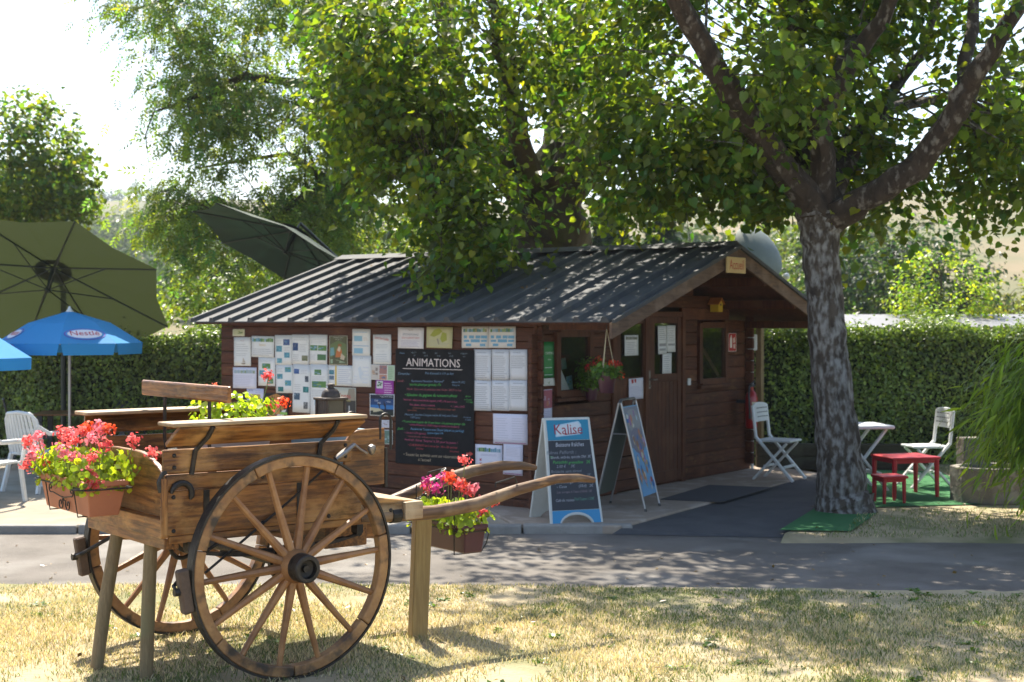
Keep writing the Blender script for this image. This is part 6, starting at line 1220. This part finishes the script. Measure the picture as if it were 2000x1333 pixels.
hedge('clipped hedge behind the terrace, lower toward its far end', (-3.3, 18.3, 0), (-10.5, 20.4, 0), 1.0, 1.74, 1.30, 50000, (.12, .17, .038), 4)
# long pale roof beyond the right hedge
o = thing('long_low_building', 'long low pale grey roof just beyond the right hedge', 'building', (2.5, 28, 0))
MB().bb((0, .3, 0), (26, 3.7, 1.75)).build('wall', pmat('pale_wall', (.45, .43, .4), rough=.9), o)
m = MB(); m.add([(-.2, 0, 1.76), (26.2, 0, 1.76), (26.2, 2, 2.02), (-.2, 2, 2.02), (26.2, 4, 1.76), (-.2, 4, 1.76)], [(0, 1, 2, 3), (3, 2, 4, 5)]); m.build('roof', pmat('pale_roof', (.15, .15, .16), (.12, .12, .13), scale=2, rough=.6), o)

# ------------------------------------------------------------------ bamboo
bm_ = thing('bamboo_clump', 'bright green drooping bamboo clump beside the stone trough', 'bamboo', (0, 0, 0)); bc = Vector((5.28, 12.75, 0))
ends = []
for i in range(46):
    a = rnd.uniform(0, 2 * math.pi); r_ = rnd.uniform(.2, .95); h = rnd.uniform(1.2, 1.75); pts = [bc + Vector((.25 * math.cos(a), .25 * math.sin(a), 0)), bc + Vector((.35 * math.cos(a) * r_ * 1.6, .35 * math.sin(a) * r_ * 1.6, h * .75)), bc + Vector((r_ * .75 * math.cos(a), r_ * .75 * math.sin(a), h)), bc + Vector((r_ * 1.15 * math.cos(a), r_ * 1.15 * math.sin(a), h * rnd.uniform(.55, .85)))]
    m = MB(); m.tube(pts, [.012, .009, .006, .002], 5); m.build('cane', pmat('bamboo_cane', (.2, .24, .05), rough=.45) if i == 0 else bpy.data.materials['bamboo_cane'], bm_, smooth=True); ends.append(pts)
n = 17000; pos = np.zeros((n, 3)); od = np.zeros((n, 3))
for j in range(n):
    p = ends[rng.integers(len(ends))]; t = rng.uniform(.5, 1) * 3; k = min(2, int(t)); q_ = p[k].lerp(p[k + 1], t - k); o_ = (q_ - bc); o_.z = 0
    pos[j] = np.array(q_) + rng.normal(0, .07, 3) - np.array((0, 0, abs(rng.normal(0, .32)))) + np.array(o_) * rng.normal(.12, .12); od[j] = np.array(o_)
pos[:, 2] = np.maximum(pos[:, 2], .06)
tp = unit(od) * .8 + np.array((-.15, -.1, -.75)) + rng.normal(0, .3, (n, 3)); nv = unit(od) + np.array((0, 0, .7)) + rng.normal(0, .4, (n, 3)); sz = rng.uniform(.12, .22, n); cl = lcols(n, (.15, .23, .03), .25, .35)
sel = np.argsort(pos[:, 0] * 1.0 + pos[:, 1] * .6)[:150]; msk = np.zeros(n, bool); msk[sel] = True
fo = put('foliage', leaf_mesh('foliage', pos[~msk], nv[~msk], tp[~msk], sz[~msk], cl[~msk], T_BLADE, LEAF), bm_); fo['kind'] = 'stuff'
pal = [leaf_mesh('leaf', np.zeros((1, 3)), np.array([[0, 0, 1.]]), np.array([[1., 0, 0]]), np.ones(1), lcols(1, (.15, .23, .03), .2, .4), T_BLADE, LEAF) for _ in range(6)]
for j in sel:
    nz = Vector(nv[j]).normalized(); x = Vector(tp[j]); x = (x - nz * x.dot(nz)).normalized(); y = nz.cross(x)
    put('leaf', pal[j % 6], fo).matrix_local = Matrix.Translation(pos[j]) @ Matrix((x, y, nz)).transposed().to_4x4() @ Matrix.Scale(sz[j], 4)

# fallen leaves on the cabin roof
n = 900; yy = rng.uniform(-.9, 4.4, n); k = rng.integers(0, nr, n); ybase = Y0 + .05 + (Y1 - Y0 - .1) * k / (nr - 1) + rng.exponential(.05, n) + .04; xx = rng.uniform(-.25, 2.1, n)
keep = snoise(np.stack([xx * 1.4, ybase, xx * 0], -1), 2.2, 4) > .05; xx = xx[keep]; ybase = ybase[keep].clip(Y0 + .05, Y1 - .05); n = len(xx)
pos = np.stack([xx, ybase, EZ + SLP * (xx + .3) + .008], -1) @ np.array(MC.to_3x3()).T + np.array(C0)
o = put('leaf_litter', leaf_mesh('litter', pos, rng.normal(0, .3, (n, 3)) + np.array((0, 0, 1)), rng.normal(0, 1, (n, 3)), rng.uniform(.03, .06, n), np.array((.16, .08, .035))[None] * rng.uniform(.4, 1.3, (n, 1)), T_DIAM, LEAFH)); tag(o, 'brown fallen leaves lying between the roof ribs', 'leaves', kind='stuff')

n = 420; x = rng.uniform(-5, 6, n); y = rng.uniform(6.5, 14.5, n); z = np.where(y < 9.6, .03, np.where(y < 12.25, -.044, np.where(x > 2.6, .002, -.2)))
k = ~((y > 9.5) & (y < 10.2)) & (z > -.1) & ~((x < 2.6) & (y > 12.2)); x, y, z = x[k], y[k], z[k]; n = len(x)
o = put('leaf_litter', leaf_mesh('litter', np.stack([x, y, z], -1), rng.normal(0, .35, (n, 3)) + np.array((0, 0, 1)), rng.normal(0, 1, (n, 3)), rng.uniform(.02, .05, n), np.array((.2, .12, .05))[None] * rng.uniform(.4, 1.4, (n, 1)), T_DIAM, LEAFH)); tag(o, 'dry leaves scattered over the road and lawn', 'leaves', kind='stuff')
# ------------------------------------------------------------------ haze over the valley
m = MB(); m.bb((-620, -45, -3), (620, 1650, 75)); hz_ = m.build('haze', None); tag(hz_, 'thin pale summer haze', 'haze', kind='stuff')
hm = bpy.data.materials.new('haze'); hm.use_nodes = True; t = hm.node_tree; t.nodes.clear()
pv = t.nodes.new('ShaderNodeVolumePrincipled'); pv.inputs['Color'].default_value = (.82, .88, .95, 1); pv.inputs['Density'].default_value = .0004; pv.inputs['Anisotropy'].default_value = .0
t.links.new(pv.outputs[0], t.nodes.new('ShaderNodeOutputMaterial').inputs['Volume']); hz_.data.materials.clear(); hz_.data.materials.append(hm)
